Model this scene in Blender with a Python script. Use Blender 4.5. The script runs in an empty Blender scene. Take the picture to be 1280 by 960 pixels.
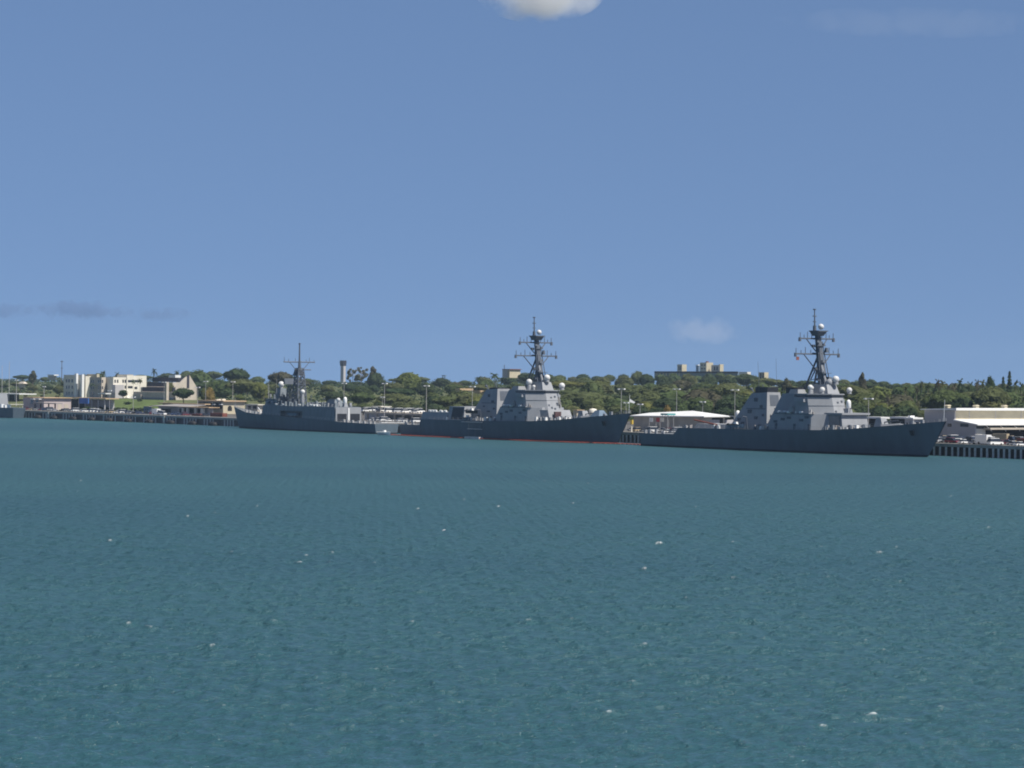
import bpy, bmesh, math, random
from mathutils import Vector, Matrix, noise as mnoise
R = math.radians
sc = bpy.context.scene
col = sc.collection
# ---------------------------------------------------------------- camera, sky, sun, exposure
F = 3000.0; H = 21.5; ROLL = R(0.58)
AL = math.atan(2140 / 3000.0); SA = math.sin(AL); CA = math.cos(AL)
cam = bpy.data.cameras.new('camera'); cam.sensor_width = 36.0; cam.lens = 36.0 * F / 1280.0
cam.clip_start = 1.0; cam.clip_end = 60000.0
camo = bpy.data.objects.new('camera', cam); col.objects.link(camo)
camo.matrix_world = Matrix.Translation((0, 0, H)) @ Matrix.Rotation(R(90), 4, 'X') @ Matrix.Rotation(ROLL, 4, 'Z')
sc.camera = camo
SUN_H = Vector((0.87, -0.50, 0)).normalized(); SUN_EL = R(57)
world = bpy.data.worlds.new('World'); sc.world = world; world.use_nodes = True
wn = world.node_tree; wn.nodes.clear()
sky = wn.nodes.new('ShaderNodeTexSky'); sky.sky_type = 'NISHITA'; sky.sun_disc = False
sky.sun_elevation = SUN_EL; sky.sun_rotation = math.atan2(SUN_H.x, SUN_H.y)
sky.air_density = 0.5; sky.dust_density = 0.35; sky.ozone_density = 3.5; sky.altitude = 0.0
# low sky kept as even as the photograph's: directions near the horizon read the sky a few degrees higher
wtc = wn.nodes.new('ShaderNodeTexCoord'); wsx = wn.nodes.new('ShaderNodeSeparateXYZ'); wcx = wn.nodes.new('ShaderNodeCombineXYZ')
wma = wn.nodes.new('ShaderNodeMath'); wma.operation = 'MULTIPLY_ADD'; wma.inputs[1].default_value = 0.35; wma.inputs[2].default_value = 0.118
wmx = wn.nodes.new('ShaderNodeMath'); wmx.operation = 'MAXIMUM'
wn.links.new(wtc.outputs['Generated'], wsx.inputs[0]); wn.links.new(wsx.outputs['Z'], wma.inputs[0])
wn.links.new(wsx.outputs['Z'], wmx.inputs[0]); wn.links.new(wma.outputs[0], wmx.inputs[1])
wn.links.new(wsx.outputs['X'], wcx.inputs['X']); wn.links.new(wsx.outputs['Y'], wcx.inputs['Y']); wn.links.new(wmx.outputs[0], wcx.inputs['Z'])
wn.links.new(wcx.outputs[0], sky.inputs['Vector'])
bg = wn.nodes.new('ShaderNodeBackground'); bg.inputs['Strength'].default_value = 0.089
wo = wn.nodes.new('ShaderNodeOutputWorld')
wn.links.new(sky.outputs[0], bg.inputs['Color']); wn.links.new(bg.outputs[0], wo.inputs['Surface'])
sl = bpy.data.lights.new('sun', 'SUN'); sl.energy = 5.0; sl.angle = R(0.53); sl.color = (1.0, 0.95, 0.87)
so = bpy.data.objects.new('sun', sl); col.objects.link(so)
sdir = Vector((SUN_H.x * math.cos(SUN_EL), SUN_H.y * math.cos(SUN_EL), math.sin(SUN_EL)))
so.rotation_euler = sdir.to_track_quat('Z', 'Y').to_euler(); so.location = (200, -200, 400)
sc.view_settings.view_transform = 'Standard'; sc.view_settings.look = 'None'
sc.view_settings.exposure = 0.30; sc.view_settings.gamma = 1.0
sc.cycles.use_denoising = True
try: sc.cycles.denoiser = 'OPENIMAGEDENOISE'
except Exception: pass
sc.cycles.filter_width = 1.9
sc.cycles.volume_bounces = 1
sc.cycles.max_bounces = 6; sc.cycles.diffuse_bounces = 2; sc.cycles.glossy_bounces = 2
sc.cycles.sample_clamp_indirect = 4.0

# ---------------------------------------------------------------- photo geometry: wharf frame (t along quay to the right, D inland)
ROT = math.atan2(-CA, SA)
def W(t, D, z=0.0): return Vector((SA * t + CA * D, -CA * t + SA * D, z))
def pix(px, py, D):
    dx = (px - 640) / F; dy = (py - 480) / F
    u = dx * math.cos(ROLL) + dy * math.sin(ROLL); v = -dx * math.sin(ROLL) + dy * math.cos(ROLL)
    Y = D / (CA * u + SA); X = u * Y
    return SA * X - CA * Y, H - v * Y
def TT(px, D, py=500): return pix(px, py, D)[0]
def ZZ(px, py, D): return pix(px, py, D)[1]
def Dof(px, t, py=490):
    u = (px - 640) / F + (py - 480) / F * math.sin(ROLL)
    return (SA * t + u * CA * t) / (u * SA - CA)
def proj(p):
    u = p.x / p.y; v = (H - p.z) / p.y
    c, s = math.cos(ROLL), math.sin(ROLL)
    return 640 + F * (u * c - v * s), 480 + F * (u * s + v * c)

# ---------------------------------------------------------------- materials
def new_mat(name):
    m = bpy.data.materials.new(name); m.use_nodes = True
    nt = m.node_tree; b = nt.nodes['Principled BSDF']
    return m, nt, b
def mat(name, c, rough=0.7, var=0.12, scale=0.6, metal=0.0, stretch=(1, 1, 1), spec=0.3):
    m, nt, b = new_mat(name)
    tc = nt.nodes.new('ShaderNodeTexCoord'); mp = nt.nodes.new('ShaderNodeMapping')
    mp.inputs['Scale'].default_value = stretch
    n = nt.nodes.new('ShaderNodeTexNoise'); n.inputs['Scale'].default_value = scale; n.inputs['Detail'].default_value = 5
    r = nt.nodes.new('ShaderNodeMapRange'); r.inputs[1].default_value = 0.3; r.inputs[2].default_value = 0.7
    r.inputs[3].default_value = 1 - var; r.inputs[4].default_value = 1 + var
    mx = nt.nodes.new('ShaderNodeVectorMath'); mx.operation = 'SCALE'; mx.inputs[0].default_value = c[:3]
    nt.links.new(tc.outputs['Object'], mp.inputs[0]); nt.links.new(mp.outputs[0], n.inputs['Vector'])
    nt.links.new(n.outputs['Fac'], r.inputs[0]); nt.links.new(r.outputs[0], mx.inputs['Scale'])
    nt.links.new(mx.outputs[0], b.inputs['Base Color'])
    b.inputs['Roughness'].default_value = rough; b.inputs['Metallic'].default_value = metal
    b.inputs['Specular IOR Level'].default_value = spec
    return m
def leaf_mat(name, c, hv=0.018, trans=0.4):
    m, nt, b = new_mat(name)
    oi = nt.nodes.new('ShaderNodeObjectInfo'); tc = nt.nodes.new('ShaderNodeTexCoord')
    n = nt.nodes.new('ShaderNodeTexNoise'); n.inputs['Scale'].default_value = 0.55; n.inputs['Detail'].default_value = 3
    hs = nt.nodes.new('ShaderNodeHueSaturation'); hs.inputs['Color'].default_value = (*c, 1)
    r1 = nt.nodes.new('ShaderNodeMapRange'); r1.inputs[3].default_value = 0.5 - hv; r1.inputs[4].default_value = 0.5 + hv
    r2 = nt.nodes.new('ShaderNodeMapRange'); r2.inputs[1].default_value = 0.3; r2.inputs[2].default_value = 0.7
    r2.inputs[3].default_value = 0.72; r2.inputs[4].default_value = 1.3
    nt.links.new(oi.outputs['Random'], r1.inputs[0]); nt.links.new(r1.outputs[0], hs.inputs['Hue'])
    nt.links.new(tc.outputs['Object'], n.inputs['Vector']); nt.links.new(n.outputs['Fac'], r2.inputs[0])
    nt.links.new(r2.outputs[0], hs.inputs['Value'])
    hs.inputs['Saturation'].default_value = 0.95
    d = nt.nodes.new('ShaderNodeBsdfDiffuse'); t = nt.nodes.new('ShaderNodeBsdfTranslucent'); mx = nt.nodes.new('ShaderNodeMixShader')
    mx.inputs[0].default_value = trans
    nt.links.new(hs.outputs[0], d.inputs[0]); nt.links.new(hs.outputs[0], t.inputs[0])
    nt.links.new(d.outputs[0], mx.inputs[1]); nt.links.new(t.outputs[0], mx.inputs[2])
    nt.links.new(mx.outputs[0], nt.nodes['Material Output'].inputs['Surface'])
    return m
M = {}
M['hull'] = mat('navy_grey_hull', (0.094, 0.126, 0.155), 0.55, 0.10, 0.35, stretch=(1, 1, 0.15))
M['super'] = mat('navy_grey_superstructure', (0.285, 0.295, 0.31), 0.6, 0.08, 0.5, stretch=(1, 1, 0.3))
M['super2'] = mat('weathered_grey_frigate', (0.165, 0.19, 0.21), 0.6, 0.14, 0.6, stretch=(1, 1, 0.3))
M['array'] = mat('radar_array_panel', (0.31, 0.30, 0.28), 0.6, 0.03)
M['deck'] = mat('dark_deck_paint', (0.13, 0.14, 0.15), 0.85, 0.15)
M['mast'] = mat('dark_mast_grey', (0.10, 0.115, 0.14), 0.6, 0.1)
M['black'] = mat('black_paint', (0.022, 0.024, 0.03), 0.5, 0.2)
M['boot'] = mat('black_boot_topping', (0.028, 0.03, 0.035), 0.5, 0.2)
M['redboot'] = mat('red_boot_topping', (0.20, 0.035, 0.03), 0.6, 0.2)
M['white'] = mat('white_paint', (0.80, 0.80, 0.78), 0.45, 0.05)
M['dome'] = mat('dome_white', (0.60, 0.60, 0.59), 0.5, 0.05)
M['maroon'] = mat('weathered_maroon', (0.10, 0.055, 0.055), 0.7, 0.2)
M['offwhite'] = mat('off_white_wall', (0.72, 0.68, 0.58), 0.8, 0.08, 0.3)
M['cream'] = mat('cream_wall', (0.52, 0.46, 0.33), 0.85, 0.08, 0.3)
M['beige'] = mat('beige_concrete', (0.52, 0.46, 0.38), 0.85, 0.12, 0.3)
M['pink'] = mat('pale_pink_wall', (0.50, 0.43, 0.41), 0.85, 0.08, 0.3)
M['greywall'] = mat('grey_sheet_wall', (0.46, 0.44, 0.44), 0.7, 0.06, 2.0, stretch=(1, 1, 0.05))
M['concrete'] = mat('quay_concrete', (0.36, 0.335, 0.30), 0.9, 0.2, 0.25)
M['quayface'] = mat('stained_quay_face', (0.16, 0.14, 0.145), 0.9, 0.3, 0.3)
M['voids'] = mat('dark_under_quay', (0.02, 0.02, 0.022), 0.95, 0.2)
M['pile'] = mat('bleached_timber_pile', (0.66, 0.61, 0.58), 0.85, 0.2, 0.8)
M['roofdark'] = mat('dark_slate_roof', (0.035, 0.035, 0.05), 0.7, 0.2)
M['roofwhite'] = mat('white_metal_roof', (0.78, 0.78, 0.76), 0.45, 0.05, 0.2)
M['rooforange'] = mat('tan_gravel_roof', (0.50, 0.36, 0.22), 0.9, 0.1)
M['roofgrey'] = mat('grey_felt_roof', (0.28, 0.26, 0.25), 0.85, 0.1)
M['glass'] = mat('dark_window_glass', (0.025, 0.03, 0.04), 0.15, 0.2, spec=0.5)
M['asphalt'] = mat('asphalt', (0.10, 0.095, 0.09), 0.9, 0.2, 0.1)
M['rust'] = mat('rust_red_steel', (0.20, 0.065, 0.045), 0.75, 0.2)
M['blue'] = mat('blue_tarp', (0.05, 0.17, 0.50), 0.6, 0.1)
M['bluegrey'] = mat('blue_grey_panel', (0.14, 0.20, 0.27), 0.6, 0.1)
M['orange'] = mat('orange_boom', (0.36, 0.085, 0.055), 0.6, 0.2, 0.4)
M['bark'] = mat('bark', (0.13, 0.10, 0.075), 0.95, 0.2, 1.5)
M['palebark'] = mat('pale_bark', (0.30, 0.25, 0.20), 0.95, 0.2, 1.5)
M['rubber'] = mat('black_rubber', (0.02, 0.02, 0.022), 0.7, 0.2)
M['pole'] = mat('galvanised_pole', (0.42, 0.41, 0.40), 0.5, 0.05)
M['yellow'] = mat('yellow_paint', (0.60, 0.42, 0.06), 0.5, 0.05)
M['red'] = mat('red_paint', (0.40, 0.04, 0.04), 0.5, 0.05)
CARCOL = {'white': (0.78, 0.78, 0.76), 'silver': (0.42, 0.43, 0.45), 'black': (0.025, 0.025, 0.03), 'dark blue': (0.03, 0.05, 0.12),
          'maroon': (0.16, 0.03, 0.04), 'grey': (0.20, 0.21, 0.22), 'tan': (0.42, 0.34, 0.22), 'green': (0.05, 0.11, 0.08)}
for k, c in CARCOL.items(): M['car ' + k] = mat('car_paint_' + k.replace(' ', '_'), c, 0.3, 0.03, spec=0.5)
LEAF = {'mid green': leaf_mat('leaf_mid_green', (0.096, 0.126, 0.048)), 'dark green': leaf_mat('leaf_dark_green', (0.058, 0.084, 0.040)),
        'olive': leaf_mat('leaf_olive', (0.116, 0.130, 0.054)), 'yellow green': leaf_mat('leaf_yellow_green', (0.138, 0.156, 0.046)),
        'brownish': leaf_mat('leaf_brownish', (0.104, 0.102, 0.062)), 'orange': leaf_mat('leaf_orange', (0.24, 0.165, 0.055)),
        'pale green': leaf_mat('leaf_pale', (0.14, 0.14, 0.09))}

# ---------------------------------------------------------------- mesh helpers
class MB:
    def __init__(s): s.v = []; s.f = []; s.m = []
    def poly(s, pts, faces, mi=0):
        o = len(s.v); s.v.extend([tuple(p) for p in pts])
        for f in faces: s.f.append([o + i for i in f]); s.m.append(mi)
    def box(s, x0, x1, y0, y1, z0, z1, mi=0):
        s.frus([(x0, y0), (x1, y0), (x1, y1), (x0, y1)], z0, [(x0, y0), (x1, y0), (x1, y1), (x0, y1)], z1, mi)
    def frus(s, b, z0, t, z1, mi=0):
        n = len(b); zb = z0 if isinstance(z0, (list, tuple)) else [z0] * n; zt = z1 if isinstance(z1, (list, tuple)) else [z1] * n
        pts = [(p[0], p[1], z) for p, z in zip(b, zb)] + [(p[0], p[1], z) for p, z in zip(t, zt)]
        fs = [[i, (i + 1) % n, n + (i + 1) % n, n + i] for i in range(n)] + [list(range(n - 1, -1, -1)), list(range(n, 2 * n))]
        s.poly(pts, fs, mi)
    def tube(s, a, b, r0, r1=None, n=6, mi=0):
        a = Vector(a); b = Vector(b); r1 = r0 if r1 is None else r1
        d = (b - a).normalized(); u = d.orthogonal().normalized(); w = d.cross(u)
        pts = []
        for p, r in ((a, r0), (b, r1)):
            for i in range(n):
                q = 2 * math.pi * i / n; pts.append(p + (u * math.cos(q) + w * math.sin(q)) * r)
        s.poly(pts, [[i, (i + 1) % n, n + (i + 1) % n, n + i] for i in range(n)] + [list(range(n - 1, -1, -1)), list(range(n, 2 * n))], mi)
    def lathe(s, c, prof, n=12, mi=0):
        pts = []; fs = []
        for r, z in prof:
            for i in range(n):
                q = 2 * math.pi * i / n; pts.append((c[0] + r * math.cos(q), c[1] + r * math.sin(q), c[2] + z))
        for k in range(len(prof) - 1):
            for i in range(n):
                fs.append([k * n + i, k * n + (i + 1) % n, (k + 1) * n + (i + 1) % n, (k + 1) * n + i])
        fs.append(list(range(n - 1, -1, -1))); fs.append([(len(prof) - 1) * n + i for i in range(n)])
        s.poly(pts, fs, mi)
    def ball(s, c, r, n=12, k=8, mi=0, sq=1.0):
        s.lathe(c, [(max(0.01, r * math.sin(math.pi * i / k)), -r * sq * math.cos(math.pi * i / k)) for i in range(k + 1)], n, mi)
    def build(s, name, mats, parent=None, smooth=False, loc=None, rz=0.0):
        me = bpy.data.meshes.new(name); me.from_pydata(s.v, [], s.f)
        for m in (mats if isinstance(mats, (list, tuple)) else [mats]): me.materials.append(m)
        me.polygons.foreach_set('material_index', s.m)
        if smooth: me.polygons.foreach_set('use_smooth', [True] * len(s.f))
        me.update()
        bm = bmesh.new(); bm.from_mesh(me); bmesh.ops.recalc_face_normals(bm, faces=bm.faces); bm.to_mesh(me); bm.free()
        o = bpy.data.objects.new(name, me); col.objects.link(o)
        if parent is not None: o.parent = parent
        if loc is not None: o.location = loc
        o.rotation_euler = (0, 0, rz)
        return o
def empty(name, loc, rz=ROT):
    o = bpy.data.objects.new(name, None); col.objects.link(o); o.empty_display_size = 0.5
    o.location = loc; o.rotation_euler = (0, 0, rz); return o
def tag(o, label=None, cat=None, group=None, kind=None):
    if label: o['label'] = label
    if cat: o['category'] = cat
    if group: o['group'] = group
    if kind: o['kind'] = kind
    return o
def part(name, m, parent, fn, smooth=False):
    b = MB(); fn(b); return b.build(name, m, parent, smooth)
def copy_part(o, parent, loc=None, rz=None):
    c = o.copy(); col.objects.link(c); c.parent = parent
    if loc is not None: c.location = loc
    if rz is not None: c.rotation_euler = (0, 0, rz)
    return c
def copy_tree(o, parent=None):
    c = o.copy(); col.objects.link(c); c.parent = parent
    for ch in list(o.children): copy_tree(ch, c)
    return c
AUTO = []   # (object, base label): labels made unique at the end by their order across the picture
def auto(o, base): AUTO.append((o, base)); o['label'] = base

# ---------------------------------------------------------------- setting
def smooth(a, b, x):
    t = min(1, max(0, (x - a) / (b - a))); return t * t * (3 - 2 * t)
QZ = 3.8; QD = 556.0
def ground(t, D):
    z = QZ + 0.02
    left = 1 - smooth(-1160, -1080, t)
    z += left * 6.0 * smooth(606, 672, D)
    z += (1 - left) * 1.0 * smooth(600, 700, D)
    z += 7.5 * smooth(690, 1150, D)
    z += 5.0 * math.exp(-((t + 1760) / 330) ** 2 - ((D - 1540) / 300) ** 2)
    z -= 9.0 * smooth(1750, 2600, D)
    if D > 640: z += 0.8 * mnoise.noise(Vector((t * .01, D * .01, 0))) * smooth(640, 800, D)
    return z
def make_water():
    import numpy as np
    rs = np.random.default_rng(12)
    NR, NC = 1250, 900
    # rows closer together near the camera; a wind sea summed from many small wave trains
    ys = 1.0 / np.linspace(1 / 78.0, 1 / 1560.0, NR); us = np.linspace(-0.27, 0.27, NC)
    X = ys[:, None] * us[None, :]; Y = np.repeat(ys[:, None], NC, 1)
    dY = np.gradient(ys)[:, None]; dX = (ys * (us[1] - us[0]))[:, None]
    lost = np.zeros_like(ys); tot = 0.0
    Z = np.zeros_like(X); XX = X.copy(); YY = Y.copy(); fold = np.zeros_like(X)
    K = 130; wind = R(258)
    for i in range(K):
        lam = math.exp(rs.uniform(math.log(0.55), math.log(6.5))); th = wind + rs.normal(0, 0.55); ph = rs.uniform(0, 6.283)
        kx, ky = math.cos(th) * 6.283 / lam, math.sin(th) * 6.283 / lam
        amp = 0.0064 * lam * (1.15 if lam < 1.8 else 1.15 * (1.8 / lam) ** .8)
        fade = np.clip((lam - 1.6 * np.maximum(dY * abs(math.sin(th)), dX * abs(math.cos(th)))) / lam * 1.8, 0, 1)
        w_ = (amp * 6.283 / lam) ** 2; tot += w_; lost += w_ * (1 - fade[:, 0] ** 2)
        a = kx * X + ky * Y + ph; c = np.cos(a) * amp * fade; sn = np.sin(a) * amp * fade
        Z += c; XX -= 0.9 * math.cos(th) * sn; YY -= 0.9 * math.sin(th) * sn; fold += c * 6.283 / lam * (1.0 if lam > 1.3 else .25)
    gust = np.zeros_like(X)
    for i in range(14):
        lx = rs.uniform(60, 260); ly = rs.uniform(30, 120); gust += np.sin(X / lx * 6.28 + rs.uniform(0, 6.28)) * np.sin(Y / ly * 6.28 + rs.uniform(0, 6.28))
    gust /= gust.std()
    sp = fold / np.maximum(fold.std(1, keepdims=True), 1e-6)
    rnd_ = rs.random(X.shape)
    foam = np.clip((sp + gust * .3 - 3.25) * .9, 0, .8) 
    foam *= (0.35 + 0.65 * rnd_); foam[Y > 700] = 0
    n = NR * NC
    co = np.stack([XX, YY, Z], -1).reshape(-1, 3).astype(np.float32)
    idx = np.arange(n).reshape(NR, NC)
    q = np.stack([idx[:-1, :-1], idx[:-1, 1:], idx[1:, 1:], idx[1:, :-1]], -1).reshape(-1, 4).astype(np.int32)
    me = bpy.data.meshes.new('water'); me.vertices.add(n); me.vertices.foreach_set('co', co.ravel())
    me.loops.add(q.size); me.loops.foreach_set('vertex_index', q.ravel()); me.polygons.add(len(q))
    me.polygons.foreach_set('loop_start', np.arange(0, q.size, 4, dtype=np.int32))
    me.polygons.foreach_set('use_smooth', np.ones(len(q), dtype=bool))
    af = me.attributes.new('unresolved', 'FLOAT', 'POINT'); af.data.foreach_set('value', np.repeat(np.sqrt(lost / tot)[:, None], NC, 1).ravel().astype(np.float32))
    at_ = me.attributes.new('foam', 'FLOAT', 'POINT'); at_.data.foreach_set('value', foam.ravel().astype(np.float32))
    me.update(calc_edges=True)
    m, nt, p = new_mat('harbour_water')
    L = nt.links; N = nt.nodes
    tc = N.new('ShaderNodeTexCoord')
    def noise(scale, detail, stretch, rough=0.55, rz=0.0):
        mp = N.new('ShaderNodeMapping'); mp.inputs['Scale'].default_value = stretch; mp.inputs['Rotation'].default_value = (0, 0, rz)
        n_ = N.new('ShaderNodeTexNoise'); n_.inputs['Scale'].default_value = scale; n_.inputs['Detail'].default_value = detail; n_.inputs['Roughness'].default_value = rough
        L.new(tc.outputs['Object'], mp.inputs[0]); L.new(mp.outputs[0], n_.inputs['Vector']); return n_.outputs['Fac']
    def rng(x, a, b_, c, d):
        n_ = N.new('ShaderNodeMapRange'); L.new(x, n_.inputs[0])
        for i, qq in enumerate((a, b_, c, d)): n_.inputs[i + 1].default_value = qq
        return n_.outputs[0]
    big = noise(1.0, 3, (0.0030, 0.0075, 1), 0.5)
    bp = N.new('ShaderNodeBump'); bp.inputs['Strength'].default_value = 1.0; bp.inputs['Distance'].default_value = 0.30
    L.new(noise(1.0, 5, (1.6, 2.6, 1), 0.62, R(-8)), bp.inputs['Height'])
    ua = N.new('ShaderNodeAttribute'); ua.attribute_name = 'unresolved'
    bp2 = N.new('ShaderNodeBump'); bp2.inputs['Distance'].default_value = 0.9
    L.new(ua.outputs['Fac'], bp2.inputs['Strength']); L.new(noise(1.0, 4, (0.55, 0.8, 1), 0.6, R(10)), bp2.inputs['Height'])
    L.new(bp.outputs[0], bp2.inputs['Normal']); L.new(bp2.outputs[0], p.inputs['Normal'])
    mixc = N.new('ShaderNodeMix'); mixc.data_type = 'RGBA'
    mixc.inputs['A'].default_value = (0.024, 0.074, 0.098, 1); mixc.inputs['B'].default_value = (0.035, 0.100, 0.115, 1)
    L.new(rng(big, 0.28, 0.72, 0, 1), mixc.inputs['Factor'])
    fa = N.new('ShaderNodeAttribute'); fa.attribute_name = 'foam'
    mixf = N.new('ShaderNodeMix'); mixf.data_type = 'RGBA'; mixf.inputs['B'].default_value = (0.75, 0.78, 0.78, 1)
    L.new(fa.outputs['Fac'], mixf.inputs['Factor']); L.new(mixc.outputs['Result'], mixf.inputs['A'])
    L.new(mixf.outputs['Result'], p.inputs['Base Color'])
    ad = N.new('ShaderNodeMath'); ad.operation = 'MULTIPLY_ADD'; ad.inputs[1].default_value = 0.42; ad.inputs[2].default_value = 0.05
    L.new(ua.outputs['Fac'], ad.inputs[0]); L.new(ad.outputs[0], p.inputs['Roughness'])
    p.inputs['IOR'].default_value = 1.333
    me.materials.append(m)
    o = bpy.data.objects.new('water', me); col.objects.link(o); o['kind'] = 'structure'
    b = MB(); b.poly([(-16000, -400, -1.1), (16000, -400, -1.1), (16000, 14000, -1.1), (-16000, 14000, -1.1)], [[0, 1, 2, 3]])
    w2_ = b.build('open_water', m); w2_['kind'] = 'structure'
make_water()
def make_ground():
    b = MB(); ts = [-9000, -7000, -5500] + [-4500 + 100 * i for i in range(30)] + [-1500 + 20 * i for i in range(75)] + [100, 500, 1500, 4000]
    ds = [QD + 10, 590, 600, 610, 620, 632, 645, 660, 675, 690] + [710 + 40 * i for i in range(20)] + [1550 + 100 * i for i in range(10)] + [3000, 4500, 7000, 12000]
    for D in ds:
        for t in ts: b.v.append(tuple(W(t, D, ground(t, D))))
    n = len(ts)
    for j in range(len(ds) - 1):
        for i in range(n - 1):
            b.f.append([j * n + i, j * n + i + 1, (j + 1) * n + i + 1, (j + 1) * n + i])
            tc_ = (ts[i] + ts[i + 1]) / 2; dc = (ds[j] + ds[j + 1]) / 2
            b.m.append(0 if (dc < 608 or (tc_ > -1120 and dc < 690)) else 1)
    g = mat('scrubby_ground', (0.085, 0.095, 0.035), 0.95, 0.3, 0.05)
    o = b.build('ground', [M['asphalt'], g], None, True); o['kind'] = 'structure'
make_ground()
# quay: deck slab, capping beam, face wall and fender piles
quay = tag(empty('quay', W(-760, QD, 0)), 'long grey concrete naval quay on piles behind the moored warships', 'quay')
part('deck_slab', M['concrete'], quay, lambda b: b.box(-900, 420, 0.6, 14, 3.0, QZ))
part('capping_beam', M['concrete'], quay, lambda b: b.box(-900, 420, -0.25, 0.55, 2.95, QZ + 0.22))
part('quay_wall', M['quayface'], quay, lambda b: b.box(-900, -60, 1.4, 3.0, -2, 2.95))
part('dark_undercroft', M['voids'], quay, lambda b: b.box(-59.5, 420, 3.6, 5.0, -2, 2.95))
pb = MB(); pb.tube((0, 0, -2), (0, 0, 2.9), 0.38, 0.36, 7)
pile0 = pb.build('fender_pile', M['pile'], quay, loc=(0, 0, 0)); pile_first = True
def pile(t):
    global pile_first
    loc = (t + 760, -0.05, 0)
    if pile_first: pile0.location = loc; pile_first = False
    else: copy_part(pile0, quay, loc)
random.seed(5)
npile = 0
x = 1160.5
while x < 1285: pile(TT(x, QD, 565)); npile += 1; x += 7.0 + random.uniform(-.6, .8)
for x in (775.5, 779, 783.5, 788.5, 793.5, 798): pile(TT(x, QD, 547)); npile += 1
x = 29.0
while x < 294:
    ph = (x - 29) % 25
    if ph < 16: pile(TT(x, QD, 527)); npile += 1
    x += 3.6
# ladders / pale boards on the quay face
def board(px, label):
    o = MB(); o.box(-.8, .8, -.14, 0, -3.2, .1); ob = o.build('quay_ladder', M['offwhite'], None, loc=W(TT(px, QD, 525), QD - .5, 3.6), rz=ROT)
    tag(ob, label, 'ladder')
board(61.3, 'pale upright ladder board on the quay face below the pale low building')
board(206, 'pale upright ladder board on the quay face below the white utility van')
# round floating fenders between the pile groups
fb = MB(); fb.lathe((0, 0, 0), [(0.3, -3.2), (1.1, -2.9), (1.45, -2), (1.5, 0), (1.45, 2), (1.1, 2.9), (0.3, 3.2)], 12)
for q in fb.v: pass
fb.v = [(q[2], q[1], q[0]) for q in fb.v]
fend0 = None
for i, x in enumerate([47, 67, 91, 114, 136, 160, 186, 213, 240, 266]):
    loc = W(TT(x, QD - 1.9, 528), QD - 1.9, 0.35)
    if fend0 is None: o = fend0 = fb.build('floating_fender', M['rubber'], None, True, loc=loc, rz=ROT)
    else: o = copy_part(fend0, None, loc)
    tag(o, None, 'fender', 'floating fenders along the left quay'); auto(o, 'dark sausage-shaped fender floating at the left quay')

# ---------------------------------------------------------------- warships
def hull_mesh(L, xw, half, zdeck, halfw, mats, parent, boot_z=0.55, deckname='weather_deck'):
    # half, halfw, zdeck: lists of (x fraction, value)
    def interp(tab, s):
        for (a, va), (b_, vb) in zip(tab, tab[1:]):
            if s <= b_: return va + (vb - va) * (s - a) / (b_ - a) if b_ > a else vb
        return tab[-1][1]
    st = sorted(set([round(i / 40, 4) for i in range(41)] + [a for a, _ in zdeck] + [0.97, 0.985, 0.993]))
    b = MB(); dk = MB(); rows = []
    for s in st:
        zd = interp(zdeck, s); bd = interp(half, s); bw = interp(halfw, s)
        ring = []
        for k in (-2.0, 0.0, boot_z, 0.35, 0.7, 1.0):
            if k in (-2.0, 0.0, boot_z): z = k
            else: z = boot_z + (zd - boot_z) * k
            f = max(0, z) / zd; y = bw + (bd - bw) * (f ** 1.15 if f > 0 else 0)
            if z < 0: y = bw * .92
            xs = s * (xw + (L - xw) * (max(0, z) / interp(zdeck, 1.0)) ** .9)
            ring.append((xs, y, z))
        rows.append(ring)
    for side in (-1, 1):
        o = len(b.v); k = len(rows[0])
        for r in rows: b.v.extend([(x, side * y, z) for x, y, z in r])
        for i in range(len(rows) - 1):
            for j in range(k - 1):
                b.f.append([o + i * k + j, o + (i + 1) * k + j, o + (i + 1) * k + j + 1, o + i * k + j + 1]); b.m.append(1 if j < 2 else 0)
    k = len(rows[0])
    for j in range(k - 1):   # transom
        (x0, y0, z0), (x1, y1, z1) = rows[0][j], rows[0][j + 1]
        b.poly([(x0, -y0, z0), (x0, y0, z0), (x1, y1, z1), (x1, -y1, z1)], [[0, 1, 2, 3]], 1 if j < 2 else 0)
    h = b.build('hull', mats, parent)
    for r0, r1 in zip(rows, rows[1:]):
        (x0, y0, z0), (x1, y1, z1) = r0[-1], r1[-1]
        dk.poly([(x0, -y0 + .02, z0 - .03), (x1, -y1 + .02, z1 - .03), (x1, y1 - .02, z1 - .03), (x0, y0 - .02, z0 - .03)], [[0, 1, 2, 3]])
    dk.build(deckname, M['deck'], parent)
    # guard rail along both deck edges
    for side in (-1, 1):
        g = MB()
        for i, r in enumerate(rows):
            x0, y0, z0 = r[-1]; y0 = side * (y0 - .15)
            g.tube((x0, y0, z0), (x0, y0, z0 + 1.05), .045, n=4)
            if i:
                a, bb, c = rows[i - 1][-1]; bb = side * (bb - .15)
                if True:
                    for dz in (.55, 1.05): g.tube((a, bb, c + dz), (x0, y0, z0 + dz), .032, n=4)
        g.build('guard_rail', M['pole'], parent)
    return lambda s: (interp(half, s), interp(zdeck, s))
def sub(name, m, parent, fn, smooth=False): return part(name, m, parent, fn, smooth)
def radome(parent, x, y, z, r, base=None, name='radome'):
    o = part(name, M['dome'], parent, lambda b: b.ball((x, y, z), r * .92, 14, 10), True)
    if base is not None: part('pedestal', M['super'], o, lambda b: b.lathe((x, y, base), [(r * .75, 0), (r * .7, (z - base) * .5), (r * .55, z - base - r * .6)], 10))
    return o
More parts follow.
